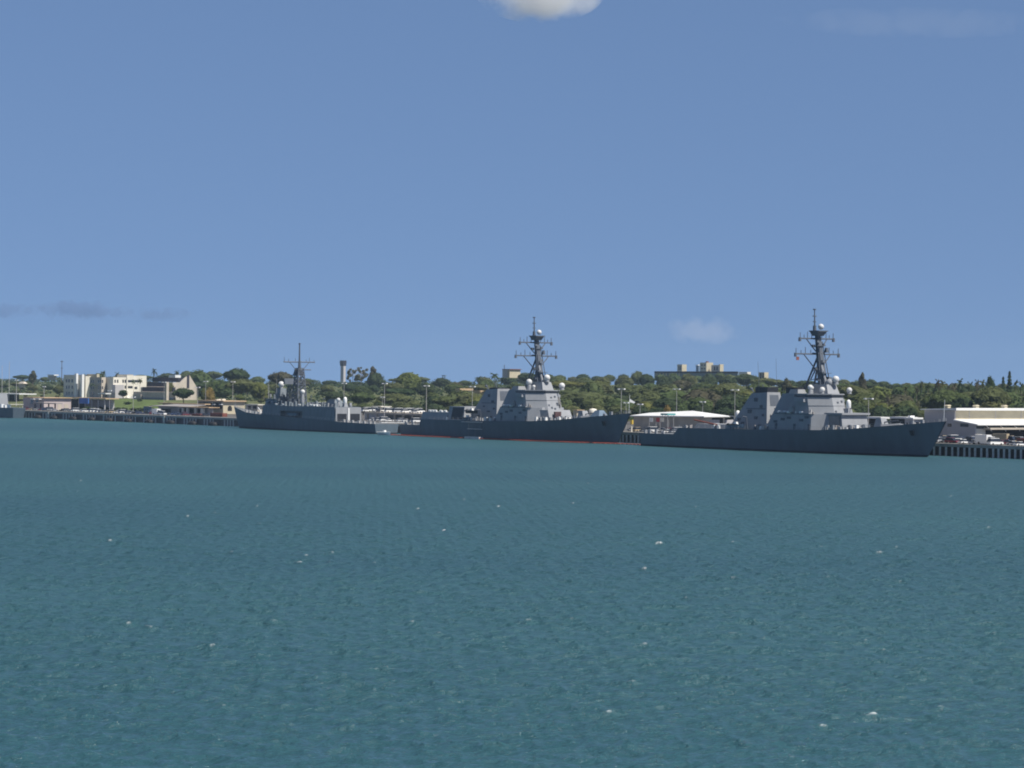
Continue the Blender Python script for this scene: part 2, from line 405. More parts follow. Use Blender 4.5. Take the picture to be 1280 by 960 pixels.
def ciws(parent, x, y, z, sc_=1.0):
    o = part('close_in_gun', M['white'], parent, lambda b: b.lathe((x, y, z), [(.75 * sc_, 1.5), (.8 * sc_, 1.6), (.8 * sc_, 3.3), (.7 * sc_, 3.8), (.4 * sc_, 4.2), (.05, 4.35)], 12), True)
    part('gun_mount', M['super'], o, lambda b: (b.frus([(x - 1, y - 1), (x + 1, y - 1), (x + 1, y + 1), (x - 1, y + 1)], z, [(x - .7, y - .7), (x + .7, y - .7), (x + .7, y + .7), (x - .7, y + .7)], z + 1.5)))
    part('gun_barrel', M['black'], o, lambda b: b.tube((x + .6, y, z + 1.4), (x + 2.2, y, z + 1.5), .16))
    return o
def boat(name, loc, rz, length, label, hullm, cat='boat', cover=None):
    e = tag(empty(name, loc, rz), label, cat)
    def hullf(b):
        n = 9; prof = []
        for i in range(n):
            s = i / (n - 1); w = (0.9 + .25 * math.sin(min(1, s * 1.6) * math.pi / 2)) * (1 if s < .65 else max(.06, 1 - ((s - .65) / .35) ** 2)) * length / 8
            prof.append((s * length - length / 2, w, .9 * length / 7 * (1 + .35 * s * s)))
        for i in range(n - 1):
            (x0, w0, z0), (x1, w1, z1) = prof[i], prof[i + 1]
            b.poly([(x0, -w0, z0), (x0, -w0 * .6, .1), (x0, 0, 0), (x0, w0 * .6, .1), (x0, w0, z0), (x1, -w1, z1), (x1, -w1 * .6, .1), (x1, 0, 0), (x1, w1 * .6, .1), (x1, w1, z1)],
                   [[j, j + 1, j + 6, j + 5] for j in range(4)])
            b.poly([(x0, -w0, z0 - .25), (x0, w0, z0 - .25), (x1, w1, z1 - .25), (x1, -w1, z1 - .25)], [[0, 1, 2, 3]])
        x0, w0, z0 = prof[0]; b.poly([(x0, -w0, z0), (x0, -w0 * .6, .1), (x0, w0 * .6, .1), (x0, w0, z0)], [[0, 1, 2, 3]])
    part('boat_hull', hullm, e, hullf)
    part('rubbing_tube', M['black'] if cover is None else M['white'], e, lambda b: [b.tube((-length / 2, s * length * .14, .9 * length / 7), (length * .22, s * length * .135, length / 7), .22) for s in (-1, 1)])
    part('console', M['white'], e, lambda b: b.frus([(-length * .12, -.5), (length * .08, -.5), (length * .08, .5), (-length * .12, .5)], .7, [(-length * .1, -.4), (length * .03, -.4), (length * .03, .4), (-length * .1, .4)], 2.0))
    part('outboard_engine', M['black'], e, lambda b: b.box(-length / 2 - .5, -length / 2 - .05, -.35, .35, .4, 1.5))
    return e

def destroyer(tstern, label, second):
    e = tag(empty('destroyer', W(tstern, 542, 0)), label, 'warship')
    L = 142.6; stp = (17.0, 18.2) if second else (21.5, 24.5)
    half = [(0, 7.9), (.08, 8.7), (.2, 9.6), (.35, 10), (.6, 10), (.72, 9.2), (.82, 7.3), (.9, 4.9), (.96, 2.3), (1, .25)]
    hw = [(0, 7.1), (.2, 8.6), (.4, 9.0), (.58, 8.5), (.7, 6.6), (.82, 3.9), (.92, 1.6), (1, .08)]
    zd = [(0, 4.5), (stp[0] / L, 4.55), (stp[1] / L, 6.9), (.55, 7.25), (.68, 7.6), (.78, 8.35), (.9, 9.9), (1, 11.3)]
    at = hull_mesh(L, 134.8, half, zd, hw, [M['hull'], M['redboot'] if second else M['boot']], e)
    S = M['super']
    # lower deckhouse, flush along the side amidships
    part('deckhouse', S, e, lambda b: b.frus([(69, -9.1), (91, -9.1), (95.5, -5), (95.5, 5), (91, 9.1), (69, 9.1)], 7.1,
         [(72.5, -8.5), (90.5, -8.5), (94.5, -4.6), (94.5, 4.6), (90.5, 8.5), (72.5, 8.5)], 12.7))
    # aft end: hangar block on one ship, low house and launcher deck on the other
    if second:
        ah = part('hangar', S, e, lambda b: (b.frus([(17.6, -9.0), (48.5, -9.3), (48.5, 9.3), (17.6, 9.0)], 6.8, [(17.9, -8.3), (47.8, -8.4), (47.8, 8.4), (17.9, 8.3)], 10.0),
                                             b.frus([(36.5, -8.35), (47.75, -8.35), (47.75, 8.35), (36.5, 8.35)], 10.02, [(37, -8.0), (47.4, -8.0), (47.4, 8.0), (37, 8.0)], 12.4)))
        part('dark_side_door', M['black'], ah, lambda b: b.frus([(39.5, -9.2), (47.2, -9.2), (47.2, -8.2), (39.5, -8.2)], 7.4, [(39.5, -8.14), (47.0, -8.14), (47.0, -7.9), (39.5, -7.9)], 12.0))
        ld = part('life_raft', M['white'], ah, lambda b: b.tube((0, -.0, 0), (1.6, 0, 0), .38, n=8)); ld.location = (22, -8.0, 10.45)
        for q in (24, 26, 30, 33): copy_part(ld, ah, (q, -8.0, 10.45))
        part('chaff_launcher', M['white'], ah, lambda b: b.frus([(33, -5), (35, -5), (35, -3), (33, -3)], 10.0, [(33.3, -4.6), (34.6, -4.6), (34.6, -3.4), (33.3, -3.4)], 11.6))
    else:
        ah = part('aft_deckhouse', S, e, lambda b: b.frus([(28, -6.0), (47, -6.2), (47, 6.2), (28, 6.0)], 6.8, [(29, -5.4), (46, -5.6), (46, 5.6), (29, 5.4)], 8.4))
        part('crane_jib', M['rust'], ah, lambda b: b.tube((29, -6.5, 9.7), (41, -6.5, 8.2), .32))
        ciws(e, 44.3, 0, 8.9)
        part('ciws_platform', S, e, lambda b: b.frus([(40, -3), (48, -3), (48, 3), (40, 3)], 8.38, [(42, -1.8), (46.5, -1.8), (46.5, 1.8), (42, 1.8)], 8.9))
    # funnels
    def funnel(x0b, x1b, x0t, x1t, zt, wb, wt, big):
        f = part('funnel', S, e, lambda b: b.frus([(x0b, -wb), (x1b, -wb), (x1b, wb), (x0b, wb)], 7.1, [(x0t, -wt), (x1t, -wt), (x1t, wt), (x0t, wt)], [zt - .4, zt, zt, zt - .4]))
        if not second:
            part('black_funnel_cap', M['black'], f, lambda b: b.box(x0t + 1.2, x1t - .4, -wt + .5, wt - .5, zt - .4, zt + 1.75))
        else:
            part('exhaust_cover', M['black'], f, lambda b: b.box(x0t + 1.4, x1t - .6, -wt + .7, wt - .7, zt - .4, zt + .45))
        if big:
            def face(z): k = (z - 7.1) / (zt - 7.1); return x1b + (x1t - x1b) * k
            part('intake_louvre', M['mast'], f, lambda b: b.frus([(face(15.0) - .3, -2.05), (face(15.0) + .06, -2.05), (face(15.0) + .06, 2.05), (face(15.0) - .3, 2.05)], 15.0,
                 [(face(18.7) - .3, -1.95), (face(18.7) + .06, -1.95), (face(18.7) + .06, 1.95), (face(18.7) - .3, 1.95)], 18.7))
        return f
    funnel(45, 64.5, 54.8, 62.6, 19.6, 4.7, 2.9, True)
    funnel(63.5, 79, 70.2, 75.8, 19.6, 4.6, 2.9, False)
    # bridge tower with cut corners carrying the radar faces
    def oct(x0, x1, w, c): return [(x0 + c * .7, -w), (x1 - c, -w), (x1, -w + c), (x1, w - c), (x1 - c, w), (x0 + c * .7, w), (x0, w - c * .7), (x0, -w + c * .7)]
    B0 = oct(76, 97.0, 8.7, 6.0); B1 = oct(77.5, 93.6, 8.0, 5.6)
    sp = part('bridge_tower', S, e, lambda b: b.frus(B0, 7.2, B1, 18.2))
    W0 = oct(80, 94.0, 8.1, 5.6); W1 = oct(80, 94.2, 8.15, 5.6)
    part('bridge_window_band', M['glass'], sp, lambda b: b.frus(oct(78.0, 93.75, 8.06, 5.6), 18.2, oct(78.0, 93.75, 8.06, 5.6), 19.0))
    part('bridge_roof', S, sp, lambda b: b.frus(oct(77.8, 93.95, 8.3, 5.6), 19.0, oct(77.8, 93.95, 8.3, 5.6), 19.35))
    for s in (-1, 1): part('bridge_wing', S, sp, lambda b: b.box(83.5, 87.5, s * 8.3 - .9, s * 8.3 + .9, 16.6, 17.6))
    for s in (-1, 1):   # octagonal radar array on each forward corner face
        def arr(b, s=s):
            k0 = (9.8 - 7.2) / 11; 
            def on(u, z):
                k = (z - 7.2) / 11; p1 = (B0[1][0] + (B1[1][0] - B0[1][0]) * k, B0[1][1] + (B1[1][1] - B0[1][1]) * k); p2 = (B0[2][0] + (B1[2][0] - B0[2][0]) * k, B0[2][1] + (B1[2][1] - B0[2][1]) * k)
                q = (p1[0] + (p2[0] - p1[0]) * u + .1, (p1[1] + (p2[1] - p1[1]) * u - .1)); return (q[0], s * -abs(q[1]) if s < 0 else abs(q[1]), z)
            o8 = [(.5 + .34 * math.cos(R(22.5 + 45 * i)), 14.6 + 2.35 * math.sin(R(22.5 + 45 * i))) for i in range(8)]
            front = [on(u, z) for u, z in o8]; back = [(x - .25, y - .25 * (1 if y > 0 else -1), z) for x, y, z in front]
            b.poly(front + back, [list(range(8)), list(range(15, 7, -1))] + [[i, (i + 1) % 8, 8 + (i + 1) % 8, 8 + i] for i in range(8)])
        part('radar_array', M['array'], sp, arr)
    for y, z in ((-1.6, 15.2), (1.4, 15.4), (.2, 14.0), (3.5, 12.5)): part('small_window', M['glass'], sp, lambda b: b.box(95.2 - (z - 9) * .31, 95.7 - (z - 9) * .31, y - .18, y + .18, z, z + 1.4))
    if not second:
        fbk = part('forward_gun_house', S, e, lambda b: (b.frus([(93, -4.4), (101.0, -4.4), (101.0, 7.2), (93, 7.2)], 7.7, [(93, -4.2), (100.2, -4.2), (100.2, 7.0), (93, 7.0)], 12.6), b.box(93, 101.2, -4.9, 7.6, 12.6, 13.2)))
        ciws(e, 98.4, .6, 13.2)
        part('fabric_screen', M['roofgrey'], fbk, lambda b: b.box(94.6, 99.6, -4.62, -4.5, 8.6, 12.2))
    else:
        fbk = part('forward_gun_house', S, e, lambda b: b.frus([(93, -6.0), (99.4, -4.6), (99.4, 6.5), (93, 7.5)], 7.6, [(93, -5.6), (97.6, -4.2), (97.6, 6.2), (93, 7.2)], 11.8))
        part('maroon_locker', M['maroon'], fbk, lambda b: b.box(98.9, 99.9, -2.4, .4, 8.3, 11.2))
    # upper works behind the bridge
    part('pilot_house_top', S, sp, lambda b: (b.frus([(84, -3.6), (92, -2.6), (92, 2.6), (84, 3.6)], 19.36, [(84.5, -3), (90.8, -2.1), (90.8, 2.1), (84.5, 3)], 22.4),
                                              b.frus([(78.5, -7.6), (83, -7.6), (83, -3.8), (78.5, -3.8)], 19.36, [(79, -7.2), (82.6, -7.2), (82.6, -4.2), (79, -4.2)], 20.7)))
    # domes
    if second:
        radome(e, 86.4, -5, 22.3, 1.3, 19.36); radome(e, 91.1, 0, 24.0, 1.35, 22.4, 'illuminator_dish'); radome(e, 92.6, 6, 21.0, 1.3, 19.36); radome(e, 88, -3.9, 20.6, .7, 19.36)
    else:
        radome(e, 87.2, -6, 21.4, .95, 19.36); radome(e, 86.4, -4.6, 21.2, .75, 19.36); radome(e, 89.7, -3, 20.6, 1.05, 19.36)
        o = part('grey_dome', S, e, lambda b: b.ball((90.1, -.2, 23.0), 1.25, 14, 10), True)
        radome(e, 93.0, 6, 20.6, 1.0, 19.36)
        radome(e, 91.6, 1.2, 24.1, 1.25, 22.4, 'illuminator_dish')
    # raked mast
    m = part('mast', M['mast'], e, lambda b: (b.frus([(86.0, -1.15), (88.6, -1.15), (88.6, 1.15), (86.0, 1.15)], 19.4, [(83.3, -.6), (84.9, -.6), (84.9, .6), (83.3, .6)], 38.4), [b.tube((79.9 + 1.2 * k, -2.1 + .45 * k, 20.5 + 3.0 * k), (86.8 - .45 * k, 1.0 if k % 2 else -1.0, 22.5 + 2.6 * k), .13, n=4) for k in range(4)], [b.tube((88.4, q, 19.6), (85.2, q * .4, 36.5), .16, n=4) for q in (-2.4, 2.4)],
        b.tube((84.6, -.3, 31.8), (79.6, -2.2, 19.4), .33), b.tube((84.6, .3, 31.8), (79.6, 2.2, 19.4), .33), b.tube((83.6, 0, 28), (80.9, 0, 24), .2),
        b.tube((80.9, -1.8, 22.8), (87.8, -1.2, 22.8), .2),
        b.lathe((84.2, 0, 32.35), [(1.9, 0), (2.0, .25), (1.9, .5)], 8), b.lathe((84.1, 0, 37.2), [(1.5, 0), (1.6, .3)], 8),
        b.frus([(82.6, -1.2), (85.6, -1.2), (85.6, 1.2), (82.6, 1.2)], 38.4, [(82.2, -1.9), (86.4, -1.9), (86.4, 1.9), (82.2, 1.9)], 39.8), b.box(82.0, 86.8, -2.1, 2.1, 39.8, 40.15)))
    def yard(z, hw_, x, drop):
        y = part('yardarm', M['mast'], m, lambda b: (b.tube((x, -hw_, z), (x, hw_, z), .26, n=5), [b.tube((x, s * hw_ * .62, z - .1), (x + .5, s * .8, z - drop), .2, n=5) for s in (-1, 1)],
            [b.tube((x, s * hw_ * k, z), (x, s * hw_ * k, z + hh), .12, n=5) for s in (-1, 1) for k, hh in ((.98, 1.9), (.75, 1.2), (.55, 2.2), (.3, 1.4))], [b.box(x - .3, x + .3, s * hw_ - .35, s * hw_ + .35, z - 1.0, z + .3) for s in (-1, 1)]))
        return y
    part('forward_mast_leg', M['super'], m, lambda b: b.tube((85.4, -.6, 31.5), (89.9, -.6, 20.5), .34, .42))
    for q in ((84.2, -2.0, 34.6, .5, .9), (85.6, 1.3, 35.2, .45, .7), (86.6, 0, 29.6, .7, .8), (84.4, 2.0, 30.2, .45, .9), (87.6, -1.2, 26.4, .8, .6), (85.2, -1.9, 27.2, .5, .8), (88.2, 1.4, 24.0, .8, .9), (86.9, -2.2, 23.6, .6, .8), (85.4, -1.3, 36.2, .5, .7), (83.2, 1.6, 38.6, .5, .9), (86.6, 1.6, 32.9, .5, 1.6), (86.9, -1.7, 32.9, .5, 1.4)):
        part('mast_fitting', M['mast'], m, lambda b: b.frus([(q[0] - q[3], q[1] - q[3]), (q[0] + q[3], q[1] - q[3]), (q[0] + q[3], q[1] + q[3]), (q[0] - q[3], q[1] + q[3])], q[2], [(q[0] - q[3] * .7, q[1] - q[3] * .7), (q[0] + q[3] * .7, q[1] - q[3] * .7), (q[0] + q[3] * .7, q[1] + q[3] * .7), (q[0] - q[3] * .7, q[1] + q[3] * .7)], q[2] + q[4]))
    for z, xx, w_ in ((26.0, 86.6, 2.1), (35.0, 84.2, 1.8)):
        part('mast_platform', M['mast'], m, lambda b: b.box(xx - w_, xx + w_, -w_, w_, z, z + .18))
    yard(32.4, 9.6, 83.9, 5.4); yard(37.5, 7.5, 83.6, 4.2)
    radome(m, 85.3, .3, 41.4, 1.05)
    part('topmast', M['mast'], m, lambda b: (b.tube((82.6, 0, 39.8), (82.4, 0, 47.3), .3, .16), b.lathe((82.4, 0, 47.0), [(.55, 0), (.55, .35)], 8), b.box(82.1, 82.8, -.5, .5, 43.0, 43.25), b.box(82.1, 82.8, -.6, .6, 44.8, 45.1), b.lathe((82.5, 0, 40.2), [(.6, 0), (.55, 1.6)], 8)))
    # gun and forecastle fittings
    gx = 114.6; gz = at(gx / L)[1] - .15
    g = part('deck_gun', S, e, lambda b: (b.lathe((gx, 0, gz), [(1.9, 0), (1.9, .5)], 14), b.frus([(gx - 2.2, -1.6), (gx + 1.7, -1.6), (gx + 1.7, 1.6), (gx - 2.2, 1.6)], gz + .5, [(gx - 1.7, -1.15), (gx + .5, -1.15), (gx + .5, 1.15), (gx - 1.7, 1.15)], gz + 3.3)))
    part('gun_barrel', M['mast'], g, lambda b: b.tube((gx + .8, 0, gz + 2.0), (gx + 7.2, 0, gz + 2.7), .2, .14, 8))
    part('missile_hatches', M['deck'], e, lambda b: b.box(102.8, 109.5, -3.4, 3.4, 7.7, 8.55))
    part('breakwater', S, e, lambda b: [b.poly([(122, 0, at(.86)[1] - .1), (119, s * 5.0, at(.84)[1] - .1), (119, s * 5.0, at(.84)[1] + .8), (122, 0, at(.86)[1] + .9), (122.2, 0, at(.86)[1] - .1), (119.2, s * 5.0, at(.84)[1] - .1), (119.2, s * 5.0, at(.84)[1] + .8), (122.2, 0, at(.86)[1] + .9)],
         [[0, 1, 2, 3], [4, 5, 6, 7], [3, 2, 6, 7], [0, 1, 5, 4], [1, 2, 6, 5]]) for s in (-1, 1)])
    part('anchor_windlass', M['mast'], e, lambda b: [b.lathe((129, s * 1.3, at(.9)[1] - .1), [(.7, 0), (.45, .5), (.7, 1.1)], 10) for s in (-1, 1)])
    part('jackstaff', M['white'], e, lambda b: b.tube((141.6, 0, 11.1), (142.0, 0, 18.0), .09, .06))
    if second:
        part('jack_flag', M['white'], e, lambda b: b.poly([(141.9, 0, 15.4), (142.2, 1.7, 14.9), (142.4, 2.3, 15.3), (142.0, .1, 16.5), (141.94, .04, 15.4), (142.24, 1.74, 14.9), (142.44, 2.34, 15.3), (142.04, .14, 16.5)], [[0, 1, 2, 3], [7, 6, 5, 4], [0, 1, 5, 4], [1, 2, 6, 5], [2, 3, 7, 6]]))
        part('blue_deck_tent', M['bluegrey'], e, lambda b: b.frus([(121, -2.6), (127, -2.6), (127, 2.6), (121, 2.6)], 9.3, [(122.8, -1.0), (125.4, -1.0), (125.4, 1.0), (122.8, 1.0)], 12.1))
    # small gear along the visible side
    rnd = random.Random(11 if second else 7)
    lk = MB(); lk.frus([(-.5, -.35), (.5, -.35), (.5, .35), (-.5, .35)], 0, [(-.45, -.3), (.45, -.3), (.45, .3), (-.45, .3)], 1.1)
    l0 = lk.build('deck_locker', S, e, loc=(49, -8.8, 7.0))
    for x in [50.5, 52, 66, 68, 97, 99, 101, 103.5, 106, 2, 5, 9, 13, 26, 131, 134]:
        y, z = at(x / L); c = copy_part(l0, e, (x + rnd.uniform(-.5, .5), -y + rnd.uniform(.9, 1.8), z - .05)); c.scale = (rnd.uniform(.6, 1.5), 1, rnd.uniform(.5, 1.5))
    r0 = MB(); r0.tube((-.8, 0, 0), (.8, 0, 0), .4, n=8)
    lr = r0.build('life_raft', M['white'], e, loc=(78, -8.7, 13.2))
    for x, y, z in [(80, -8.7, 13.2), (86, -8.7, 13.2), (66.5, -6.6, 8.2), (75, -8.2, 13.2)]: copy_part(lr, e, (x, y, z))
    for x in (50.5, 57.0): part('davit', M['mast'], e, lambda b: (b.tube((x, -6.6, 7.0), (x, -7.2, 11.2), .2), b.tube((x, -7.2, 11.2), (x, -9.0, 11.4), .18)))
    for q in ((76, 79, -9.6, -8.4, 12.75, 13.3), (86.5, 90.5, -9.5, -8.4, 12.75, 13.2), (80.5, 82.3, -9.3, -8.4, 13.2, 15.0)): part('side_platform', S, e, lambda b: b.box(*q))
    vb_ = MB(); vb_.box(-.5, .5, -.12, .12, 0, 1.9); d0 = vb_.build('side_door', M['mast'], e, loc=(74, -8.98, 7.5))
    for x, y, z in ((83, -8.98, 7.5), (90.0, -8.98, 7.5)): copy_part(d0, e, (x, y, z))
    vt = MB(); vt.box(-.9, .9, -.1, .1, 0, .8); v0_ = vt.build('vent_grille', M['mast'], e, loc=(77, -8.78, 10.4))
    for x, y, z in ((80, -8.72, 10.9), (86, -8.78, 10.2), (88.5, -8.7, 11.2), (73.5, -8.8, 9.6)): copy_part(v0_, e, (x, y, z))
    def onf(x, z): k = (z - 7.1) / 12.5; return -(4.7 + (2.9 - 4.7) * k) - .03
    for x, z in ((52, 8.6), (55, 12.4), (58.5, 10.4), (60.5, 14.2), (57.5, 16.4), (60.8, 8.0), (50, 9.8), (62, 11.5)):
        c = copy_part(v0_, e, (x, onf(x, z), z)); c.scale = (.6 + .5 * rnd.random(), 1.6, .6 + rnd.random())
    for z in (11.2, 15.4):
        k = (z - 7.2) / 11; pl = [(a[0] + (q[0] - a[0]) * k, a[1] + (q[1] - a[1]) * k) for a, q in zip(B0, B1)]; ex = [(x + (.1 if x > 85 else 0), y * 1.012) for x, y in pl]
        part('wall_ledge', S, sp, lambda b: b.frus(ex, z, ex, z + .14))
    for y, z, hh in ((-1.2, 9.0, 1.9), (2.6, 9.0, 1.9), (0.8, 11.6, 1.0), (-.6, 12.2, .8), (2.2, 13.4, 1.2), (-1.8, 13.2, .7), (1.6, 16.4, .8), (-.2, 16.2, .6)):
        if second or z > 13: part('wall_hatch', M['mast'], sp, lambda b: b.box(97.0 - (z - 7.2) * .309 - .35, 97.0 - (z - 7.2) * .309 + .05, y - .35, y + .35, z, z + hh))
    part('deck_edge', M['mast'], e, lambda b: b.box(73, 90.4, -8.75, -8.45, 12.55, 12.8)); part('deck_edge', M['mast'], e, lambda b: b.box(53.2, 62.8, -3.9, -3.66, 13.9, 14.1))
    gear = MB(); gear.frus([(-.4, -.4), (.4, -.4), (.4, .4), (-.4, .4)], 0, [(-.3, -.3), (.3, -.3), (.3, .3), (-.3, .3)], 1.2)
    g0s = [gear.build('deck_gear', M[k], e, loc=(x, -9.0, 7.1)) for k, x in (('white', 66.5), ('pole', 68), ('mast', 70), ('roofgrey', 65))]
    for i in range(34):
        x = rnd.choice((rnd.uniform(46, 70), rnd.uniform(94, 103), rnd.uniform(24, 46), rnd.uniform(96, 112))); y, z = at(x / L)
        c = copy_part(g0s[i % 4], e, (x, -y + rnd.uniform(.5, 2.4 if x < 94 else 5.5), z - .05)); q_ = rnd.uniform(.5, 1.5); c.scale = (q_, q_, rnd.uniform(.6, 1.5))
    for i in range(16):
        x = rnd.uniform(78, 92); c = copy_part(g0s[i % 4], e, (x, -8.2 + rnd.uniform(0, .5), 12.72)); c.scale = (.8, .6, rnd.uniform(.5, 1.3))
    for i in range(26):
        y = rnd.uniform(-5.5, 7); x = 101.6 + rnd.uniform(0, 4) if abs(y) < 4.5 else rnd.uniform(97, 102); z = at(x / L)[1] - .05
        c = copy_part(g0s[(i * 3) % 4], e, (x, y, z)); q_ = rnd.uniform(.5, 1.3); c.scale = (q_, q_, rnd.uniform(.6, 1.4))
    part('anchor', M['black'], e, lambda b: b.frus([(131.2, -3.75), (132.2, -3.65), (132.2, -3.4), (131.2, -3.5)], 6.6, [(130.9, -4.35), (132.4, -4.15), (132.4, -3.7), (130.9, -3.9)], 8.2))
    part('exhaust_pipe', M['mast'], e, lambda b: b.tube((66, -1.8, 8.5), (65.3, -1.6, 14.3), .35))
    if not second:
        part('whip_antenna', M['mast'], e, lambda b: (b.tube((58, -2.4, 19.6), (57.2, -2.4, 30), .07, .04, 4), b.tube((62, 2, 19.6), (61.4, 2, 31), .07, .04, 4)))
        part('ensign', M['rust'], m, lambda b: b.box(83.8, 83.9, -9.2, -8.0, 30.3, 31.4))
    part('satcom_arm', M['mast'], e, lambda b: (b.tube((55.5, -2, 19.0), (53.8, -2, 20.4), .2), b.ball((53.6, -2, 20.6), .55, 8, 6), b.tube((58, 0, 19.5), (57.0, 0, 22.2), .16)))
    return e
dd1 = destroyer(-670.4, 'nearer grey destroyer at right with black funnel caps and two white gun domes', False)
dd2 = destroyer(-828.0, 'middle grey destroyer with dark hangar side door and orange boom at its waterline', True)
boat('rigid_boat', W(-670.4 + 53.6, 542 - 8.6, 7.45), ROT, 8.0, 'dark rigid boat on the side deck of the right destroyer before its funnel', M['bluegrey'])
boat('rigid_boat', W(-828 + 53.6, 542 - 8.6, 9.8), ROT, 7.5, 'dark boat hoisted on the davits of the middle destroyer', M['black'])
boat('rigid_boat', W(-828 + 50.4, 542 - 8.4, 7.1), ROT, 7.0, 'dark boat on the side deck of the middle destroyer beneath the hoisted boat', M['bluegrey'])
# orange oil boom round the middle destroyer, many floats but one chain
def boomf(b):
    pts = []
    def off(x): return
    path = [(-4, -10.2), (20, -11.4), (60, -12.2), (95, -11.4), (118, -8.6), (134, -4.2), (143, -2.2), (152, -2.6)]
    for (x0, y0), (x1, y1) in zip(path, path[1:]):
        n = max(2, int(math.hypot(x1 - x0, y1 - y0) / 2.2))
        for i in range(n):
            a = i / n; c = (i + .86) / n
            b.tube((x0 + (x1 - x0) * a, y0 + (y1 - y0) * a, .18), (x0 + (x1 - x0) * c, y0 + (y1 - y0) * c, .12), .27, n=7)
bo = part('oil_boom', M['orange'], None, boomf); bo.location = W(-828, 542, 0); bo.rotation_euler = (0, 0, ROT)
tag(bo, 'orange floating oil boom along the waterline of the middle destroyer', 'boom')
# painting float with staging against the hull
pf = tag(empty('work_float', W(-828 + 59, 542 - 11.6, 0)), 'pale work float with two staging rails against the middle destroyer hull', 'float')
part('pontoon', M['pile'], pf, lambda b: b.box(-5, 5, -.9, .9, -.3, .85))
part('staging_plank', M['pole'], pf, lambda b: b.box(-4.8, 4.8, .2, .8, 3.7, 3.95))
part('upper_plank', M['pole'], pf, lambda b: b.box(-9, 4.8, .3, .9, 6.35, 6.65))
part('post', M['mast'], pf, lambda b: [b.tube((x, .6, .8), (x, .6, 6.4), .07) for x in (-4.5, 0, 4.5)])

# frigate, bow to the far left
fg = tag(empty('frigate', W(-850, 542, 0), ROT + math.pi), 'smaller weathered grey frigate with lattice mast moored left of the destroyers', 'warship')
L = 131.5
atf = hull_mesh(L, 126.5, [(0, 5.9), (.1, 6.6), (.3, 6.9), (.6, 6.9), (.75, 5.9), (.87, 3.9), (.95, 1.8), (1, .2)], [(0, 4.2), (.22, 4.6), (.3, 5.0), (.6, 6.3), (.74, 6.6), (.88, 7.4), (.96, 9.0), (1, 9.7)],
                [(0, 5.3), (.2, 6.3), (.5, 6.6), (.68, 5.2), (.82, 3.0), (.93, 1.1), (1, .06)], [M['hull'], M['boot']], fg)
SF = M['super2']
def fside(b):
    b.frus([(31, -6.75), (58, -6.85), (58, 6.85), (31, 6.75)], 4.7, [(31.4, -6.4), (58, -6.5), (58, 6.5), (31.4, 6.4)], 10.9)
    b.frus([(58.02, -4.2), (78, -4.2), (78, 4.2), (58.02, 4.2)], 5.6, [(58.02, -4.2), (78, -4.2), (78, 4.2), (58.02, 4.2)], 8.6)
    b.frus([(58.02, -6.6), (78, -6.6), (78, 6.6), (58.02, 6.6)], 8.62, [(58.02, -6.4), (78, -6.4), (78, 6.4), (58.02, 6.4)], 10.8)
    b.frus([(78.02, -6.5), (96.5, -5.6), (96.5, 5.6), (78.02, 6.5)], 6.2, [(78.02, -6.2), (95.4, -5.2), (95.4, 5.2), (78.02, 6.2)], 11.0)
part('deckhouse', SF, fg, fside)
br = part('bridge', SF, fg, lambda b: b.frus([(83, -5.6), (95, -4.6), (95, 4.6), (83, 5.6)], 11.02, [(83.4, -5.2), (94, -4.2), (94, 4.2), (83.4, 5.2)], 13.6))
part('bridge_window_band', M['glass'], br, lambda b: b.frus([(86, -5.36), (94.85, -4.5), (94.85, 4.5), (86, 5.36)], 12.2, [(86, -5.3), (94.6, -4.42), (94.6, 4.42), (86, 5.3)], 13.0))
part('bridge_roof', SF, br, lambda b: b.frus([(83.2, -5.7), (95.2, -4.7), (95.2, 4.7), (83.2, 5.7)], 13.6, [(83.2, -5.7), (95.2, -4.7), (95.2, 4.7), (83.2, 5.7)], 13.85))
hg = part('hangar_face', M['super'], fg, lambda b: (b.box(30.6, 30.98, -6.4, 6.4, 4.8, 10.7)))
for y in (-3.3, 3.3):
    d = part('hangar_door', M['black'], hg, lambda b, y=y: b.box(30.4, 30.62, y - 2.3, y + 2.3, 4.9, 8.0))
part('hangar_pillar', M['white'], hg, lambda b: b.box(30.3, 30.6, -.35, .35, 4.8, 10.4))
part('stack', SF, fg, lambda b: (b.frus([(38, -2.6), (46, -2.6), (46, 2.6), (38, 2.6)], 10.92, [(39, -1.9), (45, -1.9), (45, 1.9), (39, 1.9)], 13.6), b.box(39.5, 44.5, -1.5, 1.5, 13.6, 14.1)))
ciws(fg, 33.5, 0, 10.9); radome(fg, 36.6, 1.5, 13.9, .95, 10.9); radome(fg, 66.9, 1.5, 17.1, 1.15, 10.85); radome(fg, 88.4, 0, 20.3, 1.5, 13.85)
part('fire_control_house', SF, fg, lambda b: (b.frus([(85.5, -2.2), (91, -2.2), (91, 2.2), (85.5, 2.2)], 13.86, [(86.5, -1.4), (90.2, -1.4), (90.2, 1.4), (86.5, 1.4)], 18.6)))
def lattice(b, xc, w0, z0, w1, z1, n, r):
    c = lambda w: [(xc - w, -w), (xc + w, -w), (xc + w, w), (xc - w, w)]
    for i in range(n):
        a = i / n; q = (i + 1) / n; wa = w0 + (w1 - w0) * a; wb = w0 + (w1 - w0) * q; za = z0 + (z1 - z0) * a; zb = z0 + (z1 - z0) * q
        A = c(wa); Bq = c(wb)
        for k in range(4):
            b.tube((*A[k], za), (*Bq[k], zb), r, n=4); b.tube((*A[k], za), (*Bq[(k + 1) % 4], zb), r * .7, n=4); b.tube((*Bq[k], zb), (*Bq[(k + 1) % 4], zb), r * .8, n=4); b.tube((*A[(k + 1) % 4], za), (*Bq[k], zb), r * .6, n=4)
